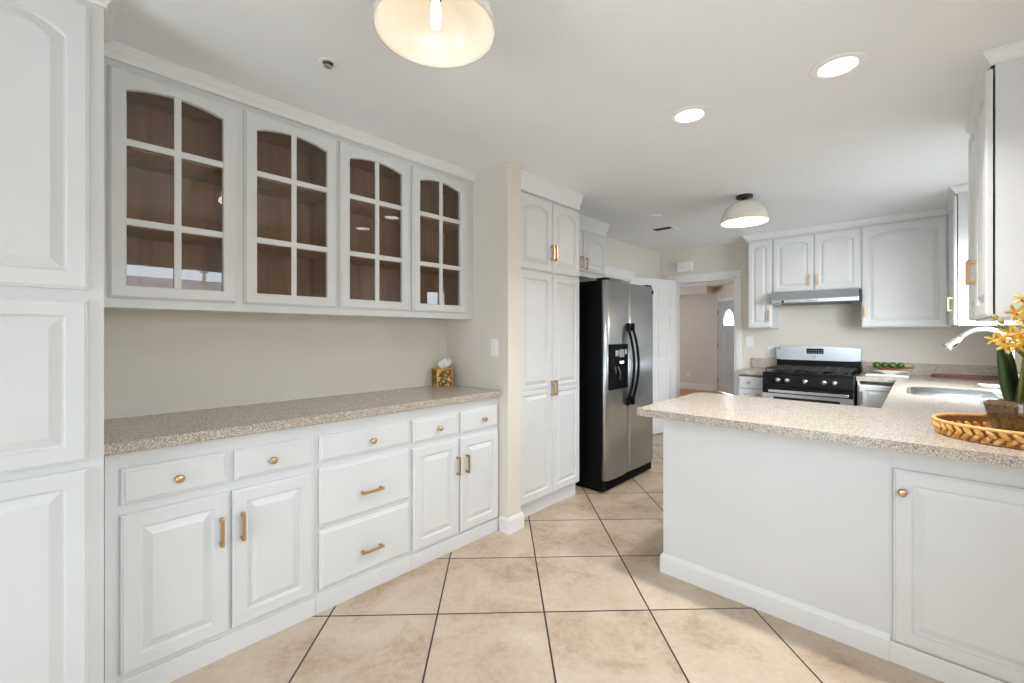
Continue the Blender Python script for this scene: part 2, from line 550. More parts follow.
def panel(mb, F, s0, s1, z0, z1, th=0.02, fr=0.052, arch=0.0, lip=0.006, rails=None, raised=True, slope=0.026):
    """Raised-panel front. rails = (bottom, top) widths when they differ from the stiles."""
    rb, rt = rails if rails else (fr, fr)
    R = [ring(F, s0, s1, z0, z1, 0), ring(F, s0, s1, z0, z1, th - lip), ring(F, s0 + lip * .45, s1 - lip * .45, z0 + lip * .45, z1 - lip * .45, th - lip * .55),
         ring(F, s0 + lip, s1 - lip, z0 + lip, z1 - lip, th - lip * .5), ring(F, s0 + lip * 1.5, s1 - lip * 1.5, z0 + lip * 1.5, z1 - lip * 1.5, th)]
    if raised:
        def q(e, d): return ring(F, s0 + fr + e, s1 - fr - e, z0 + rb + e, z1 - rt - e, d, arch * max(0.2, (1 - e * 6)))
        R += [q(0, th), q(0.002, th - 0.007), q(0.006, th - 0.012), q(0.010, th - 0.012), q(0.010 + slope, th - 0.0015), q(0.012 + slope, th - 0.001)]
    loft(mb, R)


def pull(F, s, z, d, length=0.096, vertical=True, parent=None):
    mb = MB(); h = length / 2; w = 0.0055; pr = 0.030
    if vertical:
        for e in (-1, 1): mb.fbox(F, s - w, s + w, z + e * h - w, z + e * h + w, d, d + pr - 0.004)
        mb.fbox(F, s - w, s + w, z - h - w * 1.6, z + h + w * 1.6, d + pr - 0.009, d + pr + 0.002, 0.0015)
    else:
        for e in (-1, 1): mb.fbox(F, s + e * h - w, s + e * h + w, z - w, z + w, d, d + pr - 0.004)
        mb.fbox(F, s - h - w * 1.6, s + h + w * 1.6, z - w, z + w, d + pr - 0.009, d + pr + 0.002, 0.0015)
    return mb.build('handle', M_BRASS, parent)


def knob(F, s, z, d, parent=None, r=0.0155):
    mb = MB()
    mb.lathe([(r * .62, 0), (r * .62, .003), (r * .42, .006), (r * .42, .014), (r * .9, .017), (r, .021), (r * .93, .026), (r * .55, .0285), (0, .029)],
             lambda a, b, c: F(s + a, z + b, d + c), 20)
    return mb.build('knob', M_KNOB, parent)


def cab_door(F, s0, s1, z0, z1, parent, handle=None, arch=0.0, fr=0.052, name='door', vertical=True, hl=0.096, rails=None, kn=None):
    mb = MB(); panel(mb, F, s0, s1, z0, z1, arch=arch, fr=fr, rails=rails)
    o = mb.build(name, M_CAB, parent)
    if handle: pull(F, handle[0], handle[1], 0.02, hl, vertical, o)
    if kn: knob(F, kn[0], kn[1], 0.02, o)
    return o


def drawer(F, s0, s1, z0, z1, parent, kn=None, handle=None):
    mb = MB(); panel(mb, F, s0, s1, z0, z1, lip=0.010, raised=False)
    o = mb.build('drawer', M_CAB, parent)
    if kn: knob(F, kn[0], kn[1], 0.02, o)
    if handle: pull(F, handle[0], handle[1], 0.02, 0.10, False, o)
    return o


CROWN = [(0, 0), (0.008, 0), (0.008, 0.012), (0.014, 0.022), (0.028, 0.036), (0.036, 0.048), (0.042, 0.052), (0.042, 0.064), (0, 0.064)]


def crown(path, zlo, out=1.0, zhi=CEIL):
    k = (zhi - 0.001 - zlo) / 0.064
    return MB().sweep(path, [(o * out, zlo + z * k) for o, z in CROWN])


def base_prof(h=0.105, t=0.014):
    return [(0, 0.0), (t, 0.0), (t, h - 0.022), (t * .8, h - 0.012), (t * .45, h - 0.004), (t * .3, h), (0, h)]


# ================================================================== the room
mb = MB(); mb.box(-2.80, 0.66, YBACK - .12, 5.91, -0.10, 0)
struct('floor', mb, M_FLOOR)
mb = MB(); mb.box(-6.0, -0.9, 5.91, 10.6, -0.10, 0.0)
struct('floor_living_room', mb, M_HWOOD)
mb = MB(); mb.box(-2.80, 0.66, YBACK - .12, 5.97, CEIL, CEIL + 0.12)
struct('ceiling', mb, M_CEIL)
mb = MB(); mb.box(-6.0, -0.9, 5.97, 10.6, 2.39, 2.51)
struct('ceiling_living_room', mb, M_CEIL)

mb = MB(); mb.box(-2.80, WLH, YBACK, 2.05, 0, CEIL)
mb.box(-2.80, WL, 2.178, 4.12, 0, CEIL); mb.box(-2.80, WL, 4.12, 4.97, 2.0, CEIL); mb.box(-2.80, WL, 4.97, 5.97, 0, CEIL)
struct('wall_left', mb, M_WALL)
mb = MB(); mb.box(-2.80, -1.965, 2.05, 2.178, 0, CEIL, 0.006, 2)
struct('wall_column', mb, M_WALL)
mb = MB(); mb.box(-2.66, -2.45, WB, 5.97, 0, CEIL); mb.box(-1.67, 0.66, WB, 5.97, 0, CEIL); mb.box(-2.45, -1.67, WB, 5.97, 2.02, CEIL)
struct('wall_back', mb, M_WALL)
# window wall with two openings
W1 = (3.52, 4.74, 1.03, 1.97)
W2 = (0.08, 1.44, 0.95, 1.985)
mb = MB()
mb.box(WR, 0.66, YBACK, W2[0], 0, CEIL); mb.box(WR, 0.66, W2[1], W1[0], 0, CEIL); mb.box(WR, 0.66, W1[1], WB, 0, CEIL)
for w in (W1, W2):
    mb.box(WR, 0.66, w[0], w[1], 0, w[2]); mb.box(WR, 0.66, w[0], w[1], w[3], CEIL)
struct('wall_right', mb, M_WALL)
# wall behind the camera with a patio door
mb = MB(); mb.box(-2.8, -1.55, YBACK - .12, YBACK, 0, CEIL); mb.box(-0.45, 0.66, YBACK - .12, YBACK, 0, CEIL); mb.box(-1.55, -0.45, YBACK - .12, YBACK, 2.08, CEIL)
struct('wall_front', mb, M_WALL)

# storage room seen through the gap over the refrigerator
mb = MB(); mb.box(-3.9, -3.8, 3.9, 5.85, 0, 2.39); mb.box(-3.9, -2.8, 3.8, 3.9, 0, 2.39); mb.box(-3.9, -2.8, 5.85, 5.97, 0, 2.39)
struct('wall_storage_room', mb, M_WALL)
mb = MB(); mb.box(-3.9, -2.8, 3.8, 5.97, 2.39, 2.5); struct('ceiling_storage_room', mb, M_CEIL)
mb = MB(); mb.box(-3.9, -2.8, 3.8, 5.91, -0.1, 0.0); struct('floor_storage_room', mb, M_FLOOR)

# living room walls
mb = MB(); mb.box(-6.0, -3.37, 10.4, 10.5, 0, 2.39)
struct('wall_living_far', mb, M_WALL)


def ang(p0, t0, t1, z0, z1, th0, th1):
    """Box along the 45 degree entry wall: t along it from p0, thickness behind."""
    F = lambda a, b, c: (p0[0] + .70711 * a + .70711 * b, p0[1] - .70711 * a + .70711 * b, c)
    return F


PE = (-3.37, 10.4)
FE = lambda s, z, d: (PE[0] + .70711 * s - .70711 * d, PE[1] - .70711 * s - .70711 * d, z)   # front toward the kitchen
mb = MB()
mb.fbox(FE, -0.05, 0.03, 0, 2.39, -0.12, 0); mb.fbox(FE, 0.93, 3.4, 0, 2.39, -0.12, 0); mb.fbox(FE, 0.03, 0.93, 2.05, 2.39, -0.12, 0)
struct('wall_entry', mb, M_WALL)
mb = MB(); mb.box(-1.05, -0.95, 5.97, 8.1, 0, 2.39); struct('wall_living_right', mb, M_WALL)
mb = MB(); mb.box(-6.1, -6.0, 5.85, 7.2, 0, 2.39); mb.box(-6.1, -6.0, 8.6, 10.5, 0, 2.39); mb.box(-6.1, -6.0, 7.2, 8.6, 0, 0.9); mb.box(-6.1, -6.0, 7.2, 8.6, 2.0, 2.39)
struct('wall_living_left', mb, M_WALL)
mb = MB(); mb.box(-6.0, -2.66, 5.87, 5.97, 0, 2.39); struct('wall_living_near', mb, M_WALL)
mb = MB(); mb.box(-6.0, -3.46, 10.0, 10.4, 2.22, 2.389); struct('trim_12', mb, M_WALL)
mb = MB(); mb.sweep([(-6.0, 10.4), (-3.39, 10.4)], base_prof(0.14)); struct('baseboard_living_far', mb, M_TRIM)

# ------------------------------------------------------------------ windows and patio door (daylight)


def window_x(name, w, bars):
    mb = MB(); x0, x1 = WR + 0.02, 0.62; f = 0.045
    mb.box(x0, x1, w[0], w[1], w[2], w[2] + f); mb.box(x0, x1, w[0], w[1], w[3] - f, w[3])
    mb.box(x0, x1, w[0], w[0] + f, w[2] + f, w[3] - f); mb.box(x0, x1, w[1] - f, w[1], w[2] + f, w[3] - f)
    for b in bars: mb.box(x0 + .02, x1 - .02, b - .02, b + .02, w[2] + f, w[3] - f)
    o = struct(name, mb, M_TRIM)
    g = MB().box(0.585, 0.589, w[0] + f * .8, w[1] - f * .8, w[2] + f * .8, w[3] - f * .8)
    g.build('pane', M_WINGLASS, o)
    return o


window_x('window_1', W1, [4.13])
window_x('window_2', W2, [])
mb = MB(); y0, y1 = YBACK - .10, YBACK - .02
for a, b in ((-1.55, -1.49), (-0.51, -0.45)): mb.box(a, b, y0, y1, 0.0, 2.08)
mb.box(-1.49, -0.51, y0, y1, 2.02, 2.08); mb.box(-1.49, -0.51, y0, y1, 0.0, 0.05)
o = struct('window_3', mb, M_TRIM)
g = MB().box(-1.51, -0.49, YBACK - .062, YBACK - .058, 0.03, 2.04); g.build('pane', M_WINGLASS, o)

# ------------------------------------------------------------------ door casings
mb = MB()
mb.box(-1.668, -1.607, 5.83, WB, 0, 2.105, 0.004); mb.box(-2.52, -2.45, 5.83, WB, 0, 2.105, 0.004); mb.box(-2.53, -1.600, 5.828, WB, 2.022, 2.105, 0.004)
mb.box(-2.45, -2.43, 5.84, 5.98, 0, 2.02); mb.box(-1.69, -1.67, 5.84, 5.98, 0, 2.02); mb.box(-2.45, -1.67, 5.84, 5.98, 2.0, 2.021)
struct('trim_1', mb, M_TRIM)
mb = MB()
mb.box(WL, -2.635, 4.97, 5.066, 0, 2.10, 0.004); mb.box(WL, -2.635, 4.03, 4.12, 0, 2.10, 0.004); mb.box(WL, -2.633, 4.02, 5.072, 1.99, 2.10, 0.004)
mb.box(-2.80, WL + .01, 4.95, 4.97, 0, 2.0); mb.box(-2.80, WL + .01, 4.12, 4.14, 0, 2.0); mb.box(-2.80, WL + .01, 4.12, 4.97, 1.975, 1.999)
struct('trim_2', mb, M_TRIM)

# ------------------------------------------------------------------ crown mouldings
struct('trim_3', crown([(-2.306, 0.115), (-2.306, 2.05)], 2.388, 0.75), M_TRIM)
struct('trim_4', crown([(-1.96, -0.25), (-1.96, 0.115), (-2.26, 0.115)], 2.385, 1.0), M_TRIM)
struct('trim_5', crown([(-2.022, 2.182), (-2.022, 2.945), (-2.33, 2.945)], 2.315, 0.55), M_TRIM)
struct('trim_6', crown([(-2.366, 2.99), (-2.366, 3.93), (WL, 3.93)], 2.312, 0.6), M_TRIM)
struct('trim_7', crown([(-1.46, WB), (-1.46, 5.535), (0.205, 5.535), (0.205, 4.78), (WR, 4.78)], 2.388, 0.9), M_TRIM)
struct('trim_8', crown([(WR, 3.455), (0.208, 3.455), (0.208, 2.585), (WR, 2.585)], 2.386, 0.6), M_TRIM)
# baseboards
mb = MB(); mb.sweep([(-2.035, 2.05), (-1.965, 2.05), (-1.965, 2.178), (-2.03, 2.178)], base_prof(0.105)); struct('baseboard_column', mb, M_TRIM)
mb = MB(); mb.sweep([(WL, 5.066), (WL, WB), (-2.53, WB)], base_prof(0.105)); struct('baseboard_left', mb, M_TRIM)

# ================================================================== hutch: lower cabinets, worktop, glass uppers
XF = -2.062                     # carcass face; fronts add 0.02
F = Fpx(XF)
HT = 0.933                      # worktop height


def hutch_base(y0, y1, label, group):
    t = thing('base_cabinet', label, 'cabinet', ((XF + WLH) / 2, (y0 + y1) / 2, 0), group)
    mb = MB(); mb.box(WLH + .002, XF, y0 + .0005, y1 - .0005, 0.0, 0.893)
    mb.build('body', M_CAB, t)
    mb = MB(); mb.box(XF, XF + 0.012, y0 + .0005, y1 - .0005, 0.0, 0.082, 0.002); mb.build('plinth', M_CAB, t)
    return t


G1 = 'white base cabinets under the long left worktop'
t = hutch_base(0.124, 0.842, 'white base cabinet next to the tall pantry at far left, two doors under two drawers', G1)
mb = MB(); mb.fbox(F, 0.124, 0.15, 0.085, 0.892, 0, 0.006); mb.build('filler_strip', M_CAB, t)
drawer(F, 0.163, 0.488, 0.703, 0.833, t, kn=(0.329, 0.766))
drawer(F, 0.513, 0.827, 0.706, 0.833, t, kn=(0.653, 0.766))
cab_door(F, 0.163, 0.494, 0.103, 0.668, t, handle=(0.464, 0.519))
cab_door(F, 0.504, 0.828, 0.103, 0.668, t, handle=(0.539, 0.519))
t = hutch_base(0.842, 1.361, 'white base cabinet of three stacked drawers in the middle of the left run', G1)
drawer(F, 0.857, 1.350, 0.705, 0.831, t, kn=(1.122, 0.766))
drawer(F, 0.857, 1.350, 0.402, 0.678, t, handle=(1.118, 0.514))
drawer(F, 0.857, 1.350, 0.106, 0.382, t, handle=(1.118, 0.216))
t = hutch_base(1.361, 2.048, 'white base cabinet against the beige wall column, under the tissue box', G1)
drawer(F, 1.371, 1.695, 0.699, 0.829, t, kn=(1.546, 0.763))
drawer(F, 1.716, 2.035, 0.699, 0.831, t, kn=(1.90, 0.763))
cab_door(F, 1.372, 1.698, 0.098, 0.672, t, handle=(1.681, 0.514))
cab_door(F, 1.712, 2.037, 0.094, 0.670, t, handle=(1.755, 0.512))

mb = MB()
prof = [(WLH + .002, 0.893), (-2.024, 0.893), (-2.02, 0.897), (-2.02, 0.927), (-2.026, HT), (WLH + .002, HT)]
mb.prism(prof, 0.119, 2.049, lambda a, b, c: (a, c, b))
o = mb.build('countertop', M_QUARTZ)
tag(o, 'long speckled beige quartz countertop along the left wall under the glass cabinets', 'countertop')

# glass-fronted uppers
UXF = -2.312
UF = Fpx(UXF)


def glass_door(parent, s0, s1, z0=1.452, z1=2.362):
    th = 0.021; st = 0.054; rb = 0.052; rt = 0.053; arch = 0.028; mid = 2.305
    hz1 = z1 - rt

    def o(e, d): return ring(UF, s0 + e, s1 - e, z0 + e, z1 - e, d)

    def h(e, d): return ring(UF, s0 + st - e, s1 - st + e, z0 + rb - e, hz1 + e, d, arch)
    mb = MB()
    loft(mb, [h(0, 0), o(0, 0), o(0, th - .012), o(.003, th - .008), o(.008, th - .006), o(.009, th), h(.004, th), h(0, th - .005)], closed=True)
    c = (s0 + s1) / 2
    mb.fbox(UF, c - .0125, c + .0125, z0 + rb - .004, hz1 + .004, 0.006, th - .003, 0.002)
    for z in (1.758, 2.075):
        mb.fbox(UF, s0 + st - .004, s1 - st + .004, z - .0135, z + .0135, 0.0062, th - .0028, 0.002)
    d = mb.build('door', M_CAB, parent)
    g = MB(); loft(g, [ring(UF, s0 + st - .008, s1 - st + .008, z0 + rb - .008, hz1 + .008, 0.001, arch), ring(UF, s0 + st - .008, s1 - st + .008, z0 + rb - .008, hz1 + .008, 0.005, arch)])
    g.build('glass_pane', M_GLASS, d)
    return d


def glass_upper(y0, y1, doors, label):
    x0 = WLH + .002
    t = thing('glass_wall_cabinet', label, 'cabinet', ((UXF + WLH) / 2, (y0 + y1) / 2, 1.415), 'glass-fronted wall cabinets above the left worktop')
    mb = MB()
    e = 0.0005
    mb.box(x0, UXF, y0 + e, y0 + .016, 1.415, 2.44); mb.box(x0, UXF, y1 - .016, y1 - e, 1.415, 2.44)
    mb.box(x0, UXF, y0 + .016, y1 - .016, 1.415, 1.45); mb.box(x0, UXF, y0 + .016, y1 - .016, 2.37, 2.44)
    # face frame
    f0, f1 = UXF - .019, UXF
    mb.box(f0, f1, y0 + .016, doors[0][0] + .045, 1.45, 2.37); mb.box(f0, f1, doors[1][1] - .045, y1 - .016, 1.45, 2.37)
    mb.box(f0, f1, doors[0][1] - .045, doors[1][0] + .045, 1.45, 2.37)
    mb.box(f0, f1, doors[0][0] + .045, doors[0][1] - .045, 1.45, 1.495); mb.box(f0, f1, doors[1][0] + .045, doors[1][1] - .045, 1.45, 1.495)
    mb.box(f0, f1, doors[0][0] + .045, doors[0][1] - .045, 2.325, 2.37); mb.box(f0, f1, doors[1][0] + .045, doors[1][1] - .045, 2.325, 2.37)
    mb.build('body', M_CAB, t)
    mb = MB()
    mb.box(x0 + .001, x0 + .012, y0 + .017, y1 - .017, 1.451, 2.369)
    mb.box(x0 + .012, f0 - .001, y0 + .0165, y0 + .028, 1.451, 2.369); mb.box(x0 + .012, f0 - .001, y1 - .028, y1 - .0165, 1.451, 2.369)
    mb.box(x0 + .012, f0 - .001, y0 + .028, y1 - .028, 1.4505, 1.462); mb.box(x0 + .012, f0 - .001, y0 + .028, y1 - .028, 2.357, 2.3695)
    o = mb.build('lining', M_WOODIN, t); o['label'] = 'brown wood cabinet lining'
    for z in (1.757, 2.075):
        s = MB().box(x0 + .0125, f0 - .02, y0 + .0285, y1 - .0285, z - .009, z + .009, 0.002)
        s.build('shelf', M_WOODIN, t)
    for a, b in doors: glass_door(t, a, b)
    return t


glass_upper(0.118, 1.063, [(0.148, 0.583), (0.614, 1.056)], 'white wall cabinet with arched glass doors next to the tall pantry at far left')
glass_upper(1.063, 2.049, [(1.075, 1.515), (1.538, 1.975)], 'white wall cabinet with arched glass doors against the beige column, above the tissue box')

# tall pantry cabinet at far left
TX = -1.96
TF = Fpx(TX)
t = thing('tall_cabinet', 'tall white three-door cabinet at the left edge, nearest the camera', 'cabinet', ((TX + WLH) / 2, -0.07, 0))
mb = MB(); mb.box(WLH + .002, TX, -0.25, 0.1165, 0, 2.44); mb.build('body', M_CAB, t)
cab_door(TF, -0.205, 0.082, 1.452, 2.362, t, arch=0.045, fr=0.05, rails=(0.055, 0.075))
cab_door(TF, -0.205, 0.079, 0.903, 1.419, t, fr=0.05)
cab_door(TF, -0.205, 0.080, 0.12, 0.877, t, fr=0.05)

# tissue box
ca, sa = math.cos(math.radians(-18.8)), math.sin(math.radians(-18.8))
TB = (-2.53, 1.945)
def FT(a, b, c): return (TB[0] + a * ca - b * sa, TB[1] + a * sa + b * ca, HT + .0005 + c)
t = thing('tissue_box', 'square tissue box with a fruit print on the left countertop corner', 'tissue box', (TB[0], TB[1], HT))
mb = MB(); mb.box(-.056, .056, -.056, .056, 0, .127, F=FT); mb.build('box', M_CARD, t)
mb = MB()
for sx in (-1, 1):
    for sy in (-1, 1): mb.box(sx * .0565 - .003, sx * .0565 + .003, sy * .0565 - .003, sy * .0565 + .003, 0, .128, F=FT)
for sx in (-1, 1):
    mb.box(sx * .0565 - .003, sx * .0565 + .003, -.0535, .0535, .122, .1285, F=FT); mb.box(-.0535, .0535, sx * .0565 - .003, sx * .0565 + .003, .122, .1285, F=FT)
mb.build('edging', M_CARDEDGE, t)
mb = MB(); vs = []; fs = []
NU, NV = 22, 9
for j in range(NV):
    v = j / (NV - 1)
    for i in range(NU):
        a = 2 * PI * i / NU
        fold = 1 + 0.28 * math.sin(3 * a + 2.2 * v) + 0.12 * math.sin(7 * a)
        r = (0.012 + 0.036 * math.sin(min(1, v * 1.15) * PI * .72)) * fold * (1 - 0.75 * v ** 3)
        vs.append(FT(r * math.cos(a) * .55 , .012 + .03 * v + r * math.sin(a) * 1.15, .124 + .068 * v - 0.012 * v * math.cos(a * 2)))
for j in range(NV - 1):
    for i in range(NU):
        q = (i + 1) % NU; fs.append((j * NU + i, j * NU + q, (j + 1) * NU + q, (j + 1) * NU + i))
fs.append(tuple((NV - 1) * NU + i for i in range(NU)))
mb.add(vs, fs, True); mb.build('tissue', M_TISSUE, t)

# ================================================================== pantry, refrigerator, cabinet above it
PX = -2.035
PF = Fpx(PX)
t = thing('pantry_cabinet', 'tall white pantry cabinet between the beige column and the refrigerator', 'cabinet', (-2.34, 2.575, 0))
mb = MB(); mb.box(WL + .002, PX, 2.18, 2.945, 0.10, 2.44); mb.box(WL + .002, -2.056, 2.18, 2.94, 0.0, 0.10); mb.build('body', M_CAB, t)
for a, b, hs in ((2.205, 2.583, 2.566), (2.589, 2.943, 2.606)):
    cab_door(PF, a, b, 1.772, 2.300, t, handle=(hs, 1.918), arch=0.035, fr=0.05, rails=(0.05, 0.055))
for a, b, hs in ((2.205, 2.583, 2.566), (2.589, 2.943, 2.606)):
    mb = MB(); panel(mb, PF, a, b, 0.905, 1.762, fr=0.05, rails=(0.03, 0.055)); panel(mb, PF, a, b, 0.112, 0.9048, fr=0.05, rails=(0.055, 0.03))
    d = mb.build('door', M_CAB, t)
    pull(PF, hs, 0.905, 0.02, 0.096, True, d)

GX = -2.38
GF = Fpx(GX)
t = thing('over_fridge_cabinet', 'short white wall cabinet mounted above the refrigerator', 'cabinet', (-2.52, 3.44, 1.86))
mb = MB(); mb.box(WL + .002, GX, 2.948, 3.93, 1.868, 2.44); mb.build('body', M_CAB, t)
cab_door(GF, 3.09, 3.50, 1.915, 2.285, t, handle=(3.467, 1.998), arch=0.03, fr=0.05)
cab_door(GF, 3.508, 3.915, 1.915, 2.285, t, handle=(3.545, 1.990), arch=0.03, fr=0.05)

# refrigerator
FY0, FY1, FYS = 3.085, 3.955, 3.460
FXF = -1.845
t = thing('refrigerator', 'stainless side-by-side refrigerator with black sides and water dispenser', 'refrigerator', (-2.2, 3.517, 0))
mb = MB(); mb.box(-2.60, -1.899, FY0 + .005, FY1 - .005, 0.03, 1.755, 0.006)
mb.box(-2.58, -1.905, FY0 + .03, FY1 - .03, 0.0, 0.05)
mb.build('body', M_BLACK, t)
# kick grille
mb = MB(); mb.box(-1.925, -1.885, FY0 - .004, FY1 + .01, 0.012, 0.098, 0.008)
for k in range(5): mb.box(-1.887, -1.879, FY0 + .05, FY1 - .05, 0.026 + k * .013, 0.033 + k * .013)
o = mb.build('kick_grille', M_BLACK, t)


def fridge_door(y0, y1, rl, rr):
    """Softly bowed door: plan profile extruded up."""
    n = 16; pl = []
    for i in range(n + 1):
        u = i / n; y = y0 + (y1 - y0) * u
        bow = 0.012 * (1 - (2 * u - 1) ** 2)
        el = min(1, (y - y0) / 0.022 + .02); er = min(1, (y1 - y) / 0.022 + .02)
        k = 0
        if rl: k += (1 - math.sqrt(max(0, 1 - (1 - el) ** 2))) * 0.024
        if rr: k += (1 - math.sqrt(max(0, 1 - (1 - er) ** 2))) * 0.024
        pl.append((FXF - .012 + bow - k, y))
    return [(-1.896, y0)] + pl + [(-1.896, y1)]


DZ0, DZ1 = 0.108, 1.752
for (a, b, rl, rr, nm) in ((FY0, FYS - .005, 1, 0, 'freezer_door'), (FYS + .005, FY1, 0, 1, 'fridge_door')):
    mb = MB(); mb.prism(fridge_door(a, b, rl, rr), DZ0, DZ1, lambda p, q, c: (p, q, c))
    for f in mb.bm.faces: f.smooth = abs(f.normal.z) < .5
    d = mb.build(nm, M_STEEL, t)
    # handle: long bow of black plastic beside the seam
    hy = FYS - .040 if nm == 'freezer_door' else FYS + .040
    pts = []
    for i in range(25):
        u = i / 24; z = 0.70 + 0.70 * u
        bow = math.sin(PI * min(1, max(0, (u - .1) / .8))) ** .8 if .1 < u < .9 else 0
        pts.append((FXF + .014 + .048 * bow, hy, z))
    hb = MB(); hb.tube(pts, 0.0115, 10)
    hb.box(FXF - .006, FXF + .016, hy - .013, hy + .013, 0.69, 0.76, 0.004); hb.box(FXF - .006, FXF + .016, hy - .013, hy + .013, 1.335, 1.405, 0.004)
    hb.build('handle', M_BLACK, d)
    if nm == 'freezer_door':
        DF = Fpx(FXF)
        y0, y1, z0, z1 = 3.115, 3.412, 0.85, 1.226
        q = MB()
        q.fbox(DF, y0, y1, z0, z0 + .035, -.006, .008, .003); q.fbox(DF, y0, y1, z1 - .13, z1, -.006, .008, .003)
        q.fbox(DF, y0, y0 + .035, z0 + .03, z1 - .12, -.006, .008, .003); q.fbox(DF, y1 - .035, y1, z0 + .03, z1 - .12, -.006, .008, .003)
        q.fbox(DF, y0 + .03, y1 - .03, z0 + .03, z1 - .12, -.01, .0015)
        dd = q.build('dispenser', M_BLACK, d)
        q = MB(); q.fbox(DF, y0 + .085, y0 + .135, z1 - .102, z1 - .052, .006, .013, .004); q.fbox(DF, y0 + .15, y0 + .225, z1 - .112, z1 - .045, .006, .012, .006)
        q.fbox(DF, y0 + .245, y0 + .275, z1 - .09, z1 - .045, .006, .012, .003)
        q.build('control_buttons', M_LGREY, dd)
        q = MB(); q.fbox(DF, y0 + .17, y0 + .23, z1 - .165, z1 - .145, .001, .006, .001); q.build('dispenser_light', glow('dispenser_lamp', (1, 1, 1), 1.2), dd)
        q = MB(); q.tube([DF(y0 + .13, z1 - .19, .006), DF(y0 + .15, z1 - .24, .016), DF(y0 + .155, z1 - .30, .008)], .008, 8)
        q.tube([DF(y0 + .085, z1 - .19, .006), DF(y0 + .09, z1 - .25, .012)], .008, 8); q.build('dispenser_paddle', M_DGREY, dd)
    else:
        q = MB(); q.fbox(Fpx(FXF - .004), FY1 - .062, FY1 - .030, 1.69, 1.722, 0, .003, .001); q.build('badge', M_BLACK, d)
for y in (FY0 + .01, FY1 - .09):
    mb = MB().box(-1.955, -1.875, y, y + .08, 1.7525, 1.775, .004); mb.build('hinge_cover', M_BLACK, t)

# ================================================================== left passage door, open against the wall
hx, hy_ = -2.628, 5.00
da = math.atan2(-2.395 - hx, 5.755 - hy_)
DLEN = 0.79
def FD(s, z, d): return (hx + s * math.sin(da) + d * math.cos(da), hy_ + s * math.cos(da) - d * math.sin(da), z)
mb = MB()
P6 = [(0.012, 0.25, 0.855), (0.86, 0.25, 1.58 - .86)]
mb.fbox(FD, 0, DLEN, 0.012, 2.03, -0.03, -0.008)
st = 0.105; mid = DLEN / 2
rails = [(0.012, 0.22), (0.86, 0.98), (1.55, 1.66), (1.91, 2.03)]
for a, b in ((0, st), (mid - .05, mid + .05), (DLEN - st, DLEN)): mb.fbox(FD, a, b, 0.012, 2.03, -.008, 0.004)
for a, b in rails:
    mb.fbox(FD, st, mid - .05, a, b, -.008, .004); mb.fbox(FD, mid + .05, DLEN - st, a, b, -.008, .004)
for k in range(3):
    for a, b in ((st, mid - .05), (mid + .05, DLEN - st)):
        mb.fbox(FD, a + .02, b - .02, rails[k][1] + .02, rails[k + 1][0] - .02, -.008, .001, .003)
d = struct('door_1', mb, M_TRIM)

# ================================================================== front door in the angled entry wall
mb = MB(); DW0, DW1 = 0.035, 0.925
N = 16
# upper half with arched light, lower slab with two tall panels
def fdoor(mb):
    z0, zs, z1 = 0.015, 1.46, 2.04
    c = (DW0 + DW1) / 2
    hs0, hs1 = c - .215, c + .215
    def o(d): return ring(FE, DW0, DW1, zs, z1, d)
    def h(d):
        vs = [FE(hs0, 1.50, d), FE(hs1, 1.50, d)]
        for i in range(17):
            a = PI * i / 16
            vs.append(FE(c + .215 * math.cos(a), 1.56 + .28 * math.sin(a), d))
        return vs
    loft(mb, [o(-.045), o(-.005), h(-.005), h(-.045)], closed=True)
    mb.fbox(FE, DW0, DW1, z0, zs, -.045, -.013)
    for a, b in ((DW0, DW0 + .12), (c - .06, c + .06), (DW1 - .12, DW1)): mb.fbox(FE, a, b, z0, zs, -.013, -.005)
    for a, b in ((z0, .24), (.72, .84), (1.38, zs)):
        mb.fbox(FE, DW0 + .12, c - .06, a, b, -.013, -.005); mb.fbox(FE, c + .06, DW1 - .12, a, b, -.013, -.005)
    for a, b in ((.24, .72), (.84, 1.38)):
        for s0, s1 in ((DW0 + .12, c - .06), (c + .06, DW1 - .12)): mb.fbox(FE, s0 + .025, s1 - .025, a + .025, b - .025, -.013, -.007, .003)
    return c
c = fdoor(mb)
d = struct('door_2', mb, M_DOORGREY)
g = MB(); vs = [(-.222, 1.49), (.222, 1.49)] + [(.222 * math.cos(PI * i / 16), 1.56 + .288 * math.sin(PI * i / 16)) for i in range(17)]
g.prism(vs, -.03, -.024, lambda a, b, cc: FE(c + a, b, cc)); g.build('arched_pane', M_WINGLASS, d)
g = MB()
for a in (PI / 5, 2 * PI / 5, 3 * PI / 5, 4 * PI / 5): g.tube([FE(c, 1.51, -.012), FE(c + .20 * math.cos(a), 1.56 + .265 * math.sin(a), -.018)], .003, 6)
g.tube([FE(c + .1 * math.cos(PI * i / 12), 1.52 + .15 * math.sin(PI * i / 12), -.018) for i in range(13)], .003, 6)
g.build('leading', M_LGREY, d)
g = MB(); g.lathe([(.025, 0), (.025, .008), (.01, .012), (.01, .03), (.025, .04), (.027, .05), (0, .06)], lambda a, b, cc: FE(.82 + a, .97 + b, -.005 + cc), 16); g.build('door_knob', M_BRONZE, d)
g = MB(); g.lathe([(.024, 0), (.024, .015), (.01, .018), (.01, .026), (0, .027)], lambda a, b, cc: FE(.82 + a, 1.12 + b, -.005 + cc), 16); g.build('deadbolt', M_BRONZE, d)
for z in (0.25, 1.05, 1.80):
    g = MB().fbox(FE, 0.026, 0.046, z - .05, z + .05, -.006, .006, .002); g.build('hinge', M_BRONZE, d)
mb = MB(); mb.fbox(FE, 0.002, 0.03, 0, 2.085, -.1, .012); mb.fbox(FE, .93, .985, 0, 2.085, -.02, .012); mb.fbox(FE, 0.002, .985, 2.045, 2.09, -.1, .0125)
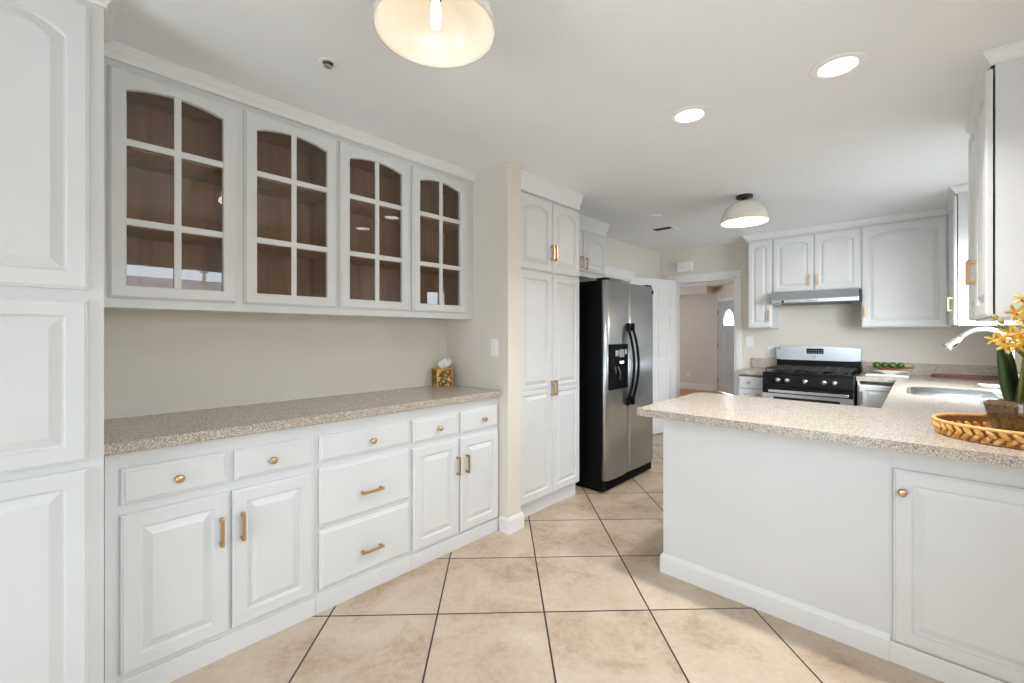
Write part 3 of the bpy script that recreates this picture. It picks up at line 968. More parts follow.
struct('trim_9', mb, M_TRIM)

# ================================================================== peninsula and range-side cabinets
KT, KB = 0.905, 0.866
PFY = 2.31
PNF = Fmy(PFY)
t = thing('peninsula_cabinet', 'white peninsula base cabinet in the right foreground under the quartz worktop', 'cabinet', (-0.25, 2.6, 0))
mb = MB(); mb.box(-1.03, WR - .002, PFY, 2.93, 0.0, KB - .0005); mb.build('body', M_CAB, t)
mb = MB(); mb.sweep([(-1.03, 2.93), (-1.03, PFY), (-0.088, PFY)], base_prof(0.104)); mb.build('base_moulding', M_TRIM, t)
mb = MB(); mb.box(-0.0878, WR - .002, PFY - .013, PFY, 0.0, 0.083, .002); mb.build('plinth', M_TRIM, t)
cab_door(PNF, -0.078, 0.44, 0.090, 0.775, t, fr=0.054, kn=(-0.050, 0.691))
mb = MB(); mb.fbox(PNF, -0.087, -0.081, 0.105, KB - .001, 0, .0035); mb.build('seam_strip', M_CAB, t)

# bases on the window wall (under the sink) and beside the range
t = thing('corner_base_cabinet', 'white base cabinet with one door immediately right of the range', 'cabinet', (0.1, 5.55, 0))
mb = MB(); mb.box(-0.435, WR - .002, 5.27, WB - .002, 0.0, 0.828); mb.box(-0.435, WR - .002, 5.42, WB - .002, 0.828, KB - .0005); mb.box(-0.435, -0.42, 5.27, 5.42, 0.828, KB - .0005); mb.box(-0.125, WR - .002, 4.70, 5.27, 0.0, KB - .0005); mb.build('body', M_CAB, t)
CF = Fmy(5.27)
cab_door(CF, -0.425, -0.13, 0.11, 0.832, t, handle=(-0.400, 0.715), fr=0.05)
t = thing('sink_base_cabinet', 'white base cabinet below the sink on the window wall', 'cabinet', (0.2, 3.8, 0))
mb = MB(); mb.box(-0.125, WR - .002, 2.94, 3.82, 0.0, KB - .0005); mb.box(-0.125, -0.108, 3.82, 4.69, 0.0, KB - .0005); mb.box(-0.108, WR - .002, 3.82, 4.69, 0.0, 0.12); mb.build('body', M_CAB, t)
SF = Fmx(-0.125)
for a, b in ((2.96, 3.38), (3.39, 3.81), (3.84, 4.25), (4.26, 4.68)): cab_door(SF, a, b, 0.11, 0.832, t, handle=(b - .04, 0.70), fr=0.05)

# worktop: peninsula, window wall and range corner in one piece, with sink cut-out
def rrect(x0, x1, y0, y1, r, n=7):
    pts = []
    for cx_, cy_, a0 in ((x1 - r, y1 - r, 0), (x0 + r, y1 - r, PI / 2), (x0 + r, y0 + r, PI), (x1 - r, y0 + r, 3 * PI / 2)):
        for i in range(n + 1):
            a = a0 + PI / 2 * i / n; pts.append((cx_ + r * math.cos(a), cy_ + r * math.sin(a)))
    return pts


SK = (-0.055, 0.355, 3.95, 4.54)
outer = [(-1.127, 2.19), (WR - .002, 2.19), (WR - .002, WB - .002), (-0.443, WB - .002), (-0.443, 5.255), (-0.154, 5.255), (-0.154, 3.10), (-1.127, 3.10)]
mb = MB(); mb.slab_with_hole(outer, rrect(*SK, 0.10), KB, KT)
o = mb.build('countertop', M_QUARTZ)
tag(o, 'speckled beige quartz worktop of the peninsula, wrapping round to the sink and range', 'countertop')
mb = MB(); mb.box(-1.497, -1.208, 5.20, WB - .002, KB, KT, 0.003)
o = mb.build('countertop', M_QUARTZ)
tag(o, 'short piece of quartz worktop left of the range', 'countertop')
mb = MB(); mb.box(-1.49, -1.208, WB - .022, WB - .002, KT + .0005, 1.022, .002)
tag(mb.build('backsplash', M_QUARTZ), 'short quartz backsplash strip left of the range', 'backsplash')
mb = MB(); mb.prism([(-0.443, WB - .002), (-0.443, WB - .022), (WR - .022, WB - .022), (WR - .022, 4.80), (WR - .002, 4.80), (WR - .002, WB - .002)], KT + .0005, 1.022, lambda a, b, c: (a, b, c))
tag(mb.build('backsplash', M_QUARTZ), 'quartz backsplash strip running right from the range behind the limes', 'backsplash')

# left range-side base
t = thing('narrow_base_cabinet', 'narrow white base cabinet with one drawer left of the range', 'cabinet', (-1.34, 5.55, 0))
mb = MB(); mb.box(-1.475, -1.213, 5.225, WB - .002, 0.0, 0.840); mb.box(-1.475, -1.213, 5.32, WB - .002, 0.840, KB - .0005); mb.box(-1.475, -1.465, 5.225, 5.32, 0.840, KB - .0005); mb.build('body', M_CAB, t)
LF = Fmy(5.225)
drawer(LF, -1.465, -1.222, 0.715, 0.842, t, kn=(-1.345, 0.788))
cab_door(LF, -1.465, -1.222, 0.11, 0.705, t, fr=0.045, kn=(-1.26, 0.655))

# sink
t = thing('sink', 'stainless steel sink set into the worktop by the faucet', 'sink', (0.15, 4.245, 0.70))
mb = MB()
def rr3(e, z): return [(x, y, z) for x, y in rrect(SK[0] + e, SK[1] - e, SK[2] + e, SK[3] - e, max(.03, .10 - e * .5))]
loft(mb, [rr3(-.012, KT + .0005), rr3(-.010, KT + .003), rr3(.001, KT + .003), rr3(.006, KT - .004), rr3(.009, KB - .012), rr3(.012, .72), rr3(.03, .705), rr3(.12, .70), rr3(.12, .698), rr3(.028, .702), rr3(.010, .718), rr3(.007, KB - .014), rr3(.003, KT - .004), rr3(.001, KT + .0006)], closed=False)
for f in mb.bm.faces: f.smooth = True
mb.build('basin', M_BASIN, t)
mb = MB(); mb.lathe([(.045, .7005), (.045, .704), (.03, .703), (0, .702)], Fup(0.15, 4.245, 0), 20); mb.build('drain', M_CHROME, t)

# faucet
t = thing('faucet', 'brushed nickel gooseneck pull-down faucet behind the sink', 'faucet', (0.425, 4.23, KT))
mb = MB(); mb.lathe([(.032, KT + .0005), (.032, KT + .012), (.026, KT + .018), (.0225, KT + .05), (.021, KT + .16), (.018, KT + .19)], Fup(0.425, 4.23, 0), 24); mb.build('base', M_CHROME, t)
pts = [(0.425, 4.23, KT + .17), (0.425, 4.23, 1.19)]
for i in range(1, 19):
    a = PI * i / 18 * .79; pts.append((0.425 - .120 + .120 * math.cos(a), 4.225, 1.225 + .118 * math.sin(a)))
e = Vector(pts[-1]); dr = (e - Vector(pts[-2])).normalized()
pts.append(tuple(e + dr * .02))
mb = MB(); mb.tube(pts, .0165, 14); mb.build('spout', M_CHROME, t)
p0 = e + dr * .018
mb = MB(); mb.tube([p0, p0 + dr * .02, p0 + dr * .085, p0 + dr * .098], [.0175, .021, .030, .028], 16); h_ = mb.build('spray_head', M_CHROME, t)
mb = MB(); mb.ellipsoid(p0 + dr * .05 + Vector((.008, -.022, -.014)), dr * .022, Vector((.007, 0, 0)), Vector((0, .005, .003))); mb.build('spray_button', M_BLACK, h_)
mb = MB(); mb.tube([(0.425, 4.20, KT + .10), (0.425, 4.17, KT + .105), (0.42, 4.10, KT + .135)], [.012, .009, .006], 10); mb.build('lever', M_CHROME, t)

# spoon rest by the sink
t = MB(); t.lathe([(0, KT + .0008), (.045, KT + .0008), (.062, KT + .022), (.065, KT + .026), (.06, KT + .025), (.043, KT + .008), (0, KT + .006)], lambda a, b, c: (0.385 + a * 1.1, 4.83 + b * .8, c), 28)
tag(t.build('soap_dish', M_CERAM), 'small white ceramic dish on the worktop behind the sink', 'dish')

# long wooden board
mb = MB()
poly = [(0.075, 5.70), (0.11, 5.665), (0.20, 5.65), (0.50, 5.65), (0.512, 5.665), (0.512, 5.80), (0.50, 5.815), (0.20, 5.815), (0.12, 5.785), (0.08, 5.74)]
mb.prism(poly, KT + .0008, KT + .027, lambda a, b, c: (a, b, c))
tag(mb.build('cutting_board', M_BOARD), 'dark brown wooden board lying along the backsplash in the corner', 'cutting board')

# ================================================================== range
RX0, RX1, RYF = -1.203, -0.450, 5.14
t = thing('gas_range', 'stainless and black five-burner gas range against the far wall', 'range', ((RX0 + RX1) / 2, 5.48, 0))
RF = Fmy(RYF)
mb = MB(); mb.box(RX0, RX1, RYF, 5.80, 0.02, 0.895); mb.box(RX0 + .03, RX1 - .03, 5.2, 5.78, 0, 0.03); mb.build('body', M_BLACKM, t)
mb = MB(); mb.box(RX0 - .002, RX1 + .002, RYF - .02, 5.76, 0.895, 0.915, .004); mb.build('cooktop', M_BLACKM, t)
mb = MB(); mb.prism([(0, 0.775), (.03, .775), (.03, .80), (.018, .894), (0, .894)], RX0, RX1, lambda a, b, c: (c, RYF - a, b)); mb.build('control_panel', M_BLACKM, t)
for x in (-1.062, -0.982, -0.828, -0.675, -0.592):
    mb = MB()
    Fk = lambda a, b, c, x=x: (x + a, RYF - .024 - c, 0.838 + b + c * .1)
    mb.lathe([(.024, 0), (.024, .006), (.019, .010), (.018, .030), (.015, .033), (0, .034)], Fk, 20)
    mb.box(-.005, .005, -.019, .019, .028, .040, .002, F=Fk); mb.build('burner_knob', M_CHROME, t)
mb = MB(); mb.fbox(RF, RX0, RX1, .20, .765, 0, .03, .004); od = mb.build('oven_door', M_STEEL, t)
mb = MB(); mb.fbox(RF, RX0 + .10, RX1 - .10, .36, .668, .029, .0325, .003); mb.build('oven_window', M_DKGLASS, od)
mb = MB(); mb.fbox(RF, RX0 + .001, RX1 - .001, .700, .766, .026, .0325, .002); mb.build('door_top_band', M_BLACKM, od)
mb = MB(); mb.fbox(RF, RX0 + .06, RX1 - .03, .712, .742, .055, .072, .006)
for x in (RX0 + .10, RX1 - .07): mb.fbox(RF, x - .012, x + .012, .716, .738, .028, .058)
mb.build('oven_handle', M_STEELV, od)
mb = MB(); mb.fbox(RF, RX0, RX1, .05, .19, 0, .026, .004); mb.build('storage_drawer', M_STEEL, t)
# backguard
mb = MB(); mb.box(RX0 + .0, RX1 - .0, 5.74, 5.822, 0.90, 1.02, .003); mb.build('backguard_vent', M_BLACKM, t)
mb = MB(); n = 24
front = []
for i in range(n + 1):
    u = i / n; front.append((RX0 - .004 + (RX1 - RX0 + .008) * u, 1.158 + .016 * (1 - (2 * u - 1) ** 2)))
poly = [(RX0 - .004, 1.03), (RX0 + .05, 1.02), (RX1 - .05, 1.02), (RX1 + .004, 1.03)] + list(reversed(front))
mb.prism(poly, 5.745, 5.825, lambda a, b, c: (a, c, b)); bg_ = mb.build('backguard', M_STEEL, t)
mb = MB(); mb.box(-0.918, -0.762, 5.7405, 5.7455, 1.092, 1.150, .002); ds = mb.build('display', M_DKGLASS, bg_)
mb = MB()
for i in range(6):
    for j in range(2): mb.box(-0.905 + i * .024, -0.895 + i * .024, 5.739, 5.7407, 1.102 + j * .022, 1.107 + j * .022)
mb.build('display_digits', M_LGREY, ds)
mb = MB(); mb.box(RX0 + .012, RX0 + .032, 5.7425, 5.7455, 1.140, 1.152); mb.build('badge', M_BLACK, bg_)
mb = MB(); mb.lathe([(.012, 0), (.012, .002), (0, .0022)], lambda a, b, c: (-0.845 + a, 5.745 - c, 1.055 + b), 16); mb.build('emblem', M_LGREY, bg_)
# burners and grates
for (x, y, r) in ((-1.06, 5.30, .045), (-1.06, 5.58, .038), (-0.827, 5.44, .055), (-0.60, 5.30, .045), (-0.60, 5.58, .038)):
    mb = MB(); mb.lathe([(r + .012, .9155), (r + .012, .920), (r, .922), (r, .932), (r * .85, .936), (0, .937)], Fup(x, y, 0), 20); mb.build('burner', M_IRON, t)
for k in range(3):
    x0 = RX0 + .02 + k * .239; x1 = x0 + .233; y0, y1 = RYF + .01, 5.72; zt = .958; b = .006
    mb = MB()
    mb.box(x0, x1, y0, y0 + .012, zt - .012, zt); mb.box(x0, x1, y1 - .012, y1, zt - .012, zt)
    mb.box(x0, x0 + .012, y0 + .012, y1 - .012, zt - .012, zt); mb.box(x1 - .012, x1, y0 + .012, y1 - .012, zt - .012, zt)
    xm = (x0 + x1) / 2; ym = (y0 + y1) / 2
    mb.box(xm - b, xm + b, y0 + .012, y1 - .012, zt - .012, zt + .003)
    for yy in (y0 + .15, ym, y1 - .15): mb.box(x0 + .012, x1 - .012, yy - b, yy + b, zt - .0115, zt + .0025)
    for xx in (x0, x1 - .012):
        for yy in (y0, y1 - .012): mb.box(xx, xx + .012, yy, yy + .012, .9152, zt - .012)
    mb.build('grate', M_IRON, t)

# range hood
t = thing('range_hood', 'slim stainless range hood above the gas range', 'range hood', (-0.81, 5.6, 1.63))
HX0, HX1 = -1.192, -0.432
mb = MB(); mb.prism([(WB - .002, 1.635), (5.40, 1.635), (5.392, 1.642), (5.392, 1.678), (5.455, 1.758), (WB - .002, 1.758)], HX0, HX1, lambda a, b, c: (c, a, b)); mb.build('hood_body', M_STEEL, t)
mb = MB(); mb.box(HX0 + .004, HX1 - .004, 5.387, 5.393, 1.640, 1.676, .002); fr_ = mb.build('front_lip', M_STEELV, t)
for i in range(5):
    mb = MB().box(-0.86 + i * .02, -0.85 + i * .02, 5.3855, 5.3875, 1.656, 1.662); mb.build('switch_button', M_BLACK, fr_)
mb = MB().box(-1.085, -1.065, 5.3845, 5.3875, 1.646, 1.668); mb.build('switch_button', M_BLACK, fr_)
mb = MB(); mb.box(HX1, HX1 + .006, 5.40, 5.55, 1.637, 1.758); mb.build('end_panel', M_BLACK, t)
mb = MB(); mb.box(HX0 + .08, HX1 - .08, 5.47, 5.78, 1.629, 1.6355); mb.build('filter', M_DGREY, t)

# ================================================================== wall cabinets around the range
BY = 5.54
BF = Fmy(BY)


def wall_cab(x0, x1, z0, z1, name, label):
    t = thing(name, label, 'cabinet', ((x0 + x1) / 2, (BY + WB) / 2, z0))
    mb = MB(); mb.box(x0 + .0005, x1 - .0005, BY, WB - .002, z0, z1); mb.build('body', M_CAB, t)
    return t


t = wall_cab(-1.455, -1.207, 1.378, 2.44, 'wall_cabinet', 'narrow white wall cabinet left of the range hood')
cab_door(BF, -1.446, -1.216, 1.386, 2.370, t, handle=(-1.238, 1.515), arch=0.03, fr=0.045, rails=(.045, .055))
t = wall_cab(-1.207, -0.428, 1.762, 2.44, 'wall_cabinet', 'white two-door wall cabinet above the range hood')
cab_door(BF, -1.194, -0.821, 1.770, 2.370, t, handle=(-0.855, 1.885), arch=0.04, fr=0.05, rails=(.05, .06))
cab_door(BF, -0.815, -0.437, 1.770, 2.370, t, handle=(-0.782, 1.885), arch=0.04, fr=0.05, rails=(.05, .06))
t = wall_cab(-0.428, 0.208, 1.376, 2.44, 'wall_cabinet', 'wide single-door white wall cabinet right of the range hood')
cab_door(BF, -0.420, 0.180, 1.384, 2.378, t, handle=(-0.395, 1.535), arch=0.05, fr=0.055, rails=(.055, .065), hl=0.085)

t = thing('wall_cabinet', 'white corner wall cabinet on the window wall beside the lit window', 'cabinet', (0.37, 5.3, 1.376))
mb = MB(); mb.box(0.214, WR - .002, 4.785, WB - .002, 1.376, 2.44); mb.build('body', M_CAB, t)
XFc = Fmx(0.2085)
cab_door(XFc, 4.79, 5.50, 1.384, 2.375, t, handle=(4.86, 1.545), arch=0.04, fr=0.055)
t = thing('wall_cabinet', 'white wall cabinet at the right edge above the yellow orchid', 'cabinet', (0.37, 3.02, 1.378))
mb = MB(); mb.box(0.220, WR - .002, 2.585, 3.455, 1.378, 2.44); mb.build('body', M_CAB, t)
NF = Fmx(0.213)
cab_door(NF, 2.59, 3.018, 1.384, 2.375, t, handle=(2.98, 1.605), arch=0.04, fr=0.055)
cab_door(NF, 3.024, 3.45, 1.384, 2.375, t, handle=(3.06, 1.605), arch=0.04, fr=0.055)

# ================================================================== things on the worktop
# serving board, bowl, platter, limes by the range
cx0, cy0 = -0.205, 5.56
mb = MB(); mb.box(-0.385, -0.075, 5.42, 5.70, KT + .0008, KT + .018, .004)
tag(mb.build('serving_board', M_CERAM), 'thin white serving board on the worktop right of the range', 'serving board')
z0 = KT + .0188
mb = MB(); mb.lathe([(0, z0), (.05, z0), (.052, z0 + .006), (.115, z0 + .026), (.135, z0 + .032), (.134, z0 + .036), (.11, z0 + .031), (.05, z0 + .012), (0, z0 + .010)], lambda a, b, c: (cx0 - .01 + a, cy0 + b * .8, c), 36)
tag(mb.build('bowl', M_CERAM), 'shallow white bowl on the white serving board', 'bowl')
mb = MB()
rnd = random.Random(3)
for i in range(26):
    a = rnd.random() * 2 * PI; r = .085 * math.sqrt(rnd.random())
    mb.ellipsoid((cx0 - .01 + r * math.cos(a), cy0 + .8 * r * math.sin(a), z0 + .030 + r * .06), (.014, 0, 0), (0, .012, 0), (0, 0, .009), 8, 5)
tag(mb.build('snacks', M_AMBER), 'golden snack pieces filling the shallow white bowl', 'snacks', kind='stuff')
z1 = z0 + .050
mb = MB(); mb.lathe([(0, z1), (.10, z1), (.15, z1 + .008), (.175, z1 + .011), (.173, z1 + .015), (.145, z1 + .011), (0, z1 + .006)], lambda a, b, c: (cx0 - .008 + a, cy0 + b * .6, c), 36)
tag(mb.build('platter', M_BOARD), 'dark wooden platter holding green limes above the white bowl', 'platter')
LG = 'green limes on the wooden platter'
lp = [(-.105, -.005, 'leftmost green lime on the dark wooden platter'), (-.045, .01, 'second green lime from the left on the platter'), (.013, -.008, 'green lime in the middle of the row on the platter'), (.07, .008, 'rightmost green lime on the dark wooden platter')]
proto = None
for dx, dy, lb in lp:
    zz = z1 + .0065
    if proto is None:
        mb = MB(); p = (cx0 + dx, cy0 + dy, zz + .029)
        mb.ellipsoid(p, (0, .029, 0), (0, 0, .029), (.032, 0, 0), 16, 10)
        mb.ellipsoid((p[0] + .031, p[1], p[2]), (0, .006, 0), (0, 0, .006), (.005, 0, 0), 8, 5)
        proto = mb.build('lime', M_LIME, base=(p[0], p[1], zz)); o = proto
    else:
        o = proto.copy(); COL.objects.link(o); o.location = (cx0 + dx, cy0 + dy, zz); o.rotation_euler = (0, 0, dx * 20)
    tag(o, lb, 'lime', LG)
mb = MB(); mb.tube([(cx0 + .10, cy0 - .025, z1 + .026), (cx0 + .11, cy0 - .015, z1 + .034), (cx0 + .14, cy0, z1 + .034), (cx0 + .165, cy0 + .012, z1 + .030)], [.008, .011, .010, .005], 10)
tag(mb.build('green_pepper', mat('yellow_green_skin', (0.42, 0.40, 0.08), 0.4, var=.15)), 'yellow-green pepper at the right end of the platter', 'pepper')

# woven tray
TCX, TCY, TA, TB_ = 0.285, 2.525, 0.245, 0.212
t = thing('woven_tray', 'oval woven straw tray under the orchid vase on the peninsula', 'tray', (TCX, TCY, KT))
mb = MB(); mb.lathe([(0, KT + .0008), (.93, KT + .0008), (.95, KT + .004), (.93, KT + .010), (0, KT + .009)], lambda a, b, c: (TCX + a * TA, TCY + b * TB_, c), 56); mb.build('tray_base', M_STRAW, t)
mb = MB()
NB = 46
for row, zc in enumerate((.017, .041)):
    for i in range(NB):
        a = 2 * PI * (i + .5 * row) / NB
        k = .955 + .045 * row
        px, py = TCX + TA * k * math.cos(a), TCY + TB_ * k * math.sin(a)
        tg = Vector((-TA * math.sin(a), TB_ * math.cos(a), 0)).normalized(); nr = Vector((tg.y, -tg.x, 0))
        e = 1 if row == 0 else -1
        ln = tg * .013 + Vector((0, 0, .0145 * e)); sd = (Vector((0, 0, 1)) * .0065 - tg * (.0072 * e))
        mb.ellipsoid((px, py, KT + zc), sd, nr * .0075, ln, 10, 6, .8)
mb.build('woven_wall', M_STRAW, t)
mb = MB()
def ell(k, z): return [(TCX + TA * k * math.cos(2 * PI * i / 64), TCY + TB_ * k * math.sin(2 * PI * i / 64), KT + z) for i in range(64)]
loft(mb, [ell(.945, .006), ell(.99, .054), ell(.975, .054), ell(.93, .006)], closed=True)
mb.build('core', M_STRAWD, t)
mb = MB(); mb.tube([(TCX + TA * 1.0 * math.cos(2 * PI * i / 64), TCY + TB_ * 1.0 * math.sin(2 * PI * i / 64), KT + .0575) for i in range(65)], .0068, 8); mb.build('rim', M_CANE, t)

# glass vase
VX, VY, VZ = 0.292, 2.575, KT + .0112
t = MB()
pr_ = [(0, 0), (.083, 0), (.090, .004), (.119, .143), (.1175, .145), (.115, .143), (.087, .010), (.082, .008), (0, .008)]
t.lathe([(r, VZ + h) for r, h in pr_], lambda a, b, c: (VX + a, VY + b, c), 40)
tag(t.build('glass_vase', glass('vase_glass', (0.97, 0.985, 0.975), 1.2)), 'clear flared glass vase standing in the woven tray', 'vase')
mb = MB()
vs = []; fs = []; NR = 40
prof = [(0, .0085), (.078, .0085), (.0835, .014), (.096, .062), (.107, .112), (.094, .122), (.06, .124), (0, .122)]
rnd = random.Random(11)
for j, (r, h) in enumerate(prof):
    for i in range(NR):
        a = 2 * PI * i / NR
        rr = r * (1 - .05 * rnd.random()) if r > .05 else r
        vs.append((VX + rr * math.cos(a), VY + rr * math.sin(a), VZ + h + (.010 * rnd.random() if h > .09 else .0)))
for j in range(len(prof) - 1):
    for i in range(NR):
        q = (i + 1) % NR; fs.append((j * NR + i, j * NR + q, (j + 1) * NR + q, (j + 1) * NR + i))
mb.add(vs, fs, False)
tag(mb.build('moss', M_MOSS), 'brown dried moss packed inside the clear glass vase', 'moss', kind='stuff')

# orchid
t = thing('orchid_plant', 'yellow-orange orchid with dark strap leaves growing from the glass vase', 'plant', (VX, VY, VZ + .10))


def leaf(base, tip, width, bend, material):
    base, tip = Vector(base), Vector(tip); n = 12
    ax = tip - base; side = ax.cross(Vector((0.69, -0.73, 0.0))); side.normalize()
    side = ax.cross(bend); side.normalize(); bend = Vector(bend)
    vs = []; fs = []
    for i in range(n + 1):
        u = i / n
        w = width * (math.sin(PI * min(1, u * .82 + .14)) ** .7) * (1 if u < .97 else .3)
        c = base + ax * u + bend * (math.sin(PI * u * .5) ** 2 - u) * .3 * ax.length * .5
        nrm = bend.normalized()
        vs += [c - side * w, c - nrm * .006, c + side * w, c - nrm * (.006 + .0025)]
    for i in range(n):
        a = i * 4; b = a + 4
        fs += [(a, a + 1, b + 1, b), (a + 1, a + 2, b + 2, b + 1), (a + 2, a + 3, b + 3, b + 2), (a + 3, a, b, b + 3)]
    fs += [(3, 2, 1, 0), (n * 4, n * 4 + 1, n * 4 + 2, n * 4 + 3)]
    mb = MB(); mb.add(vs, fs, True); return mb.build('leaf', material, t)


leaf((0.268, 2.575, 1.005), (0.229, 2.60, 1.266), .023, (0.35, -0.9, 0), M_LEAF)
leaf((0.276, 2.58, 1.005), (0.258, 2.64, 1.262), .017, (0.3, -0.9, 0), M_LEAF)
leaf((0.281, 2.575, 1.005), (0.318, 2.59, 1.262), .021, (0.25, -0.92, 0), M_LEAF)
leaf((0.30, 2.59, 1.005), (0.362, 2.60, 1.24), .022, (0.2, -0.95, 0), M_LEAFB)
leaf((0.29, 2.60, 1.005), (0.33, 2.70, 1.25), .018, (0.2, -0.95, 0), M_LEAF)
mb = MB(); st1 = [(0.276, 2.57, 1.005), (0.284, 2.57, 1.12), (0.291, 2.57, 1.22), (0.292, 2.575, 1.32), (0.298, 2.58, 1.42), (0.318, 2.58, 1.50)]
mb.tube(st1, [.005, .0048, .0042, .0036, .003, .002], 8)
mb.tube([st1[2], (0.27, 2.56, 1.285), (0.235, 2.56, 1.335), (0.207, 2.57, 1.372)], [.0035, .003, .0025, .002], 8)
mb.tube([st1[2], (0.262, 2.55, 1.262), (0.222, 2.55, 1.288)], [.003, .0025, .002], 8)
mb.build('stem', M_STEM, t)


def flower(c, face, size, material, roll=0.0):
    c = Vector(c); face = Vector(face).normalized()
    a = face.cross(Vector((0, 0, 1))).normalized(); b = a.cross(face).normalized()
    mb = MB()
    for k in range(5):
        th = roll + PI / 2 + 2 * PI * k / 5
        d = a * math.cos(th) + b * math.sin(th); s = face.cross(d)
        ln = size * (1.0 if k % 2 == 0 else .93)
        mb.ellipsoid(c + d * ln * .52 + face * .004, s * (size * .18), face * .0022, d * (ln * .52) + face * (size * .16), 10, 7, .8)
    f = mb.build('flower', material, t)
    mb = MB(); mb.ellipsoid(c + face * .010 - b * .006, a * (size * .16), b * (size * .20), face * (size * .30), 10, 6); mb.ellipsoid(c + face * .015 - b * (size * .28), a * (size * .18), face * .006, b * (size * .20), 10, 6)
    mb.build('lip', M_LIP, f)


def at(u, v, y):
    a = (u - 512.0) / 433; dx = math.cos(YAW) * a - math.sin(YAW); dy = math.sin(YAW) * a + math.cos(YAW); k = y / dy
    return (dx * k, y, 1.31 + (334 - v) / 433 * k)


spec_ = [(1023, 299, 2.57, .034, 1, .3), (1014.5, 312, 2.58, .036, 0, .9), (1022, 318, 2.56, .034, 1, 0), (1010, 333, 2.55, .040, 0, .2), (1019, 334, 2.54, .040, 1, .8),
         (1003, 339, 2.55, .038, 0, .6), (994, 339.5, 2.57, .032, 1, .1), (1005, 346, 2.54, .038, 1, .4), (1017, 345, 2.54, .038, 0, 0), (1026, 342, 2.53, .040, 0, .5), (1030, 328, 2.55, .040, 1, .2), (1032, 308, 2.57, .036, 0, 0)]
for i, (u, v, y, s, k, r) in enumerate(spec_):
    p = at(u, v, y); s *= .84
    flower(p, (-.25 + .5 * ((i * 37) % 10) / 10, -1, .15 - .4 * ((i * 53) % 10) / 10), s, M_PETALB if k else M_PETAL, r)
for (u, v) in ((995, 317), (1001, 321)):
    p = at(u, v, 2.57); mb = MB(); mb.ellipsoid(p, (.008, 0, .003), (0, .008, 0), (-.006, 0, .013), 10, 7); mb.build('bud', M_BUD, t)

# ================================================================== switches, chime, ceiling fittings


def plate(name, F, s, z, w, h, label, cat, kind='rocker'):
    p = F(s, z - h / 2, 0)
    t = thing(name, label, cat, p)
    mb = MB(); mb.fbox(F, s - w / 2, s + w / 2, z - h / 2, z + h / 2, 0.0005, .006, .0015); mb.build('plate', M_WHITE, t)
    mb = MB()
    if kind == 'rocker': mb.fbox(F, s - .017, s + .017, z - .034, z + .034, .006, .0095, .001); mb.build('rocker', M_WHITE, t)
    elif kind == 'outlet':
        for e in (-1, 1): mb.fbox(F, s - .017, s + .017, z + e * .026 - .017, z + e * .026 + .017, .006, .0085, .001)
        o = mb.build('socket', M_WHITE, t)
        mb = MB()
        for e in (-1, 1):
            for q in (-.007, .007): mb.fbox(F, s + q - .0012, s + q + .0012, z + e * .026 - .004, z + e * .026 + .006, .0085, .0089)
        mb.build('slot', M_DGREY, o)
    return t


plate('light_switch', Fmy(2.05), -2.09, 1.217, .072, .118, 'white rocker light switch on the beige column above the left countertop', 'light switch')
plate('light_switch', Fmy(WB), -1.519, 1.216, .078, .125, 'white light switch beside the hallway doorway', 'light switch')
plate('wall_outlet', Fmy(WB), -1.285, 1.097, .082, .12, 'white wall outlet at the left end of the range backguard', 'outlet', 'outlet')
plate('wall_outlet', Fmy(10.4), -4.02, 0.36, .075, .12, 'white wall outlet low on the far living room wall', 'outlet', 'outlet')
t = thing('door_chime', 'small white door chime box above the hallway doorway', 'door chime', (-2.3, 5.83, 2.145))
mb = MB(); mb.box(-2.397, -2.203, 5.80, WB - .0005, 2.146, 2.272, .005); mb.build('cover', M_WHITE, t)
mb = MB()
for k in range(5): mb.box(-2.385 + k * .038, -2.370 + k * .038, 5.798, 5.8005, 2.16, 2.258)
mb.build('grille', M_TRIM, t)


def downlight(x, y, label):
    t = thing('recessed_light', label, 'recessed light', (x, y, CEIL - .01), 'recessed ceiling lights')
    mb = MB(); mb.lathe([(.100, CEIL - .0005), (.101, CEIL - .004), (.096, CEIL - .007), (.070, CEIL - .006), (.066, CEIL - .0005)], Fup(x, y, 0), 40, closed=True); mb.build('trim_ring', M_WHITE, t)
    mb = MB(); mb.lathe([(0, CEIL - .0045), (.0655, CEIL - .0045), (.0655, CEIL - .001), (0, CEIL - .001)], Fup(x, y, 0), 32, caps=False); mb.build('lens', M_LED, t)
    l = bpy.data.lights.new('downlight_lamp', 'AREA'); l.shape = 'DISK'; l.size = .12; l.energy = 8; l.color = (1, .985, .965); l.spread = math.radians(120)
    o = bpy.data.objects.new('downlight_lamp', l); COL.objects.link(o); o.location = (0, 0, -.002); o.parent = t


downlight(-0.871, 2.268, 'round recessed ceiling light farther from the window wall, left of the pair')
downlight(-0.254, 2.286, 'round recessed ceiling light nearer the window wall, right of the pair')


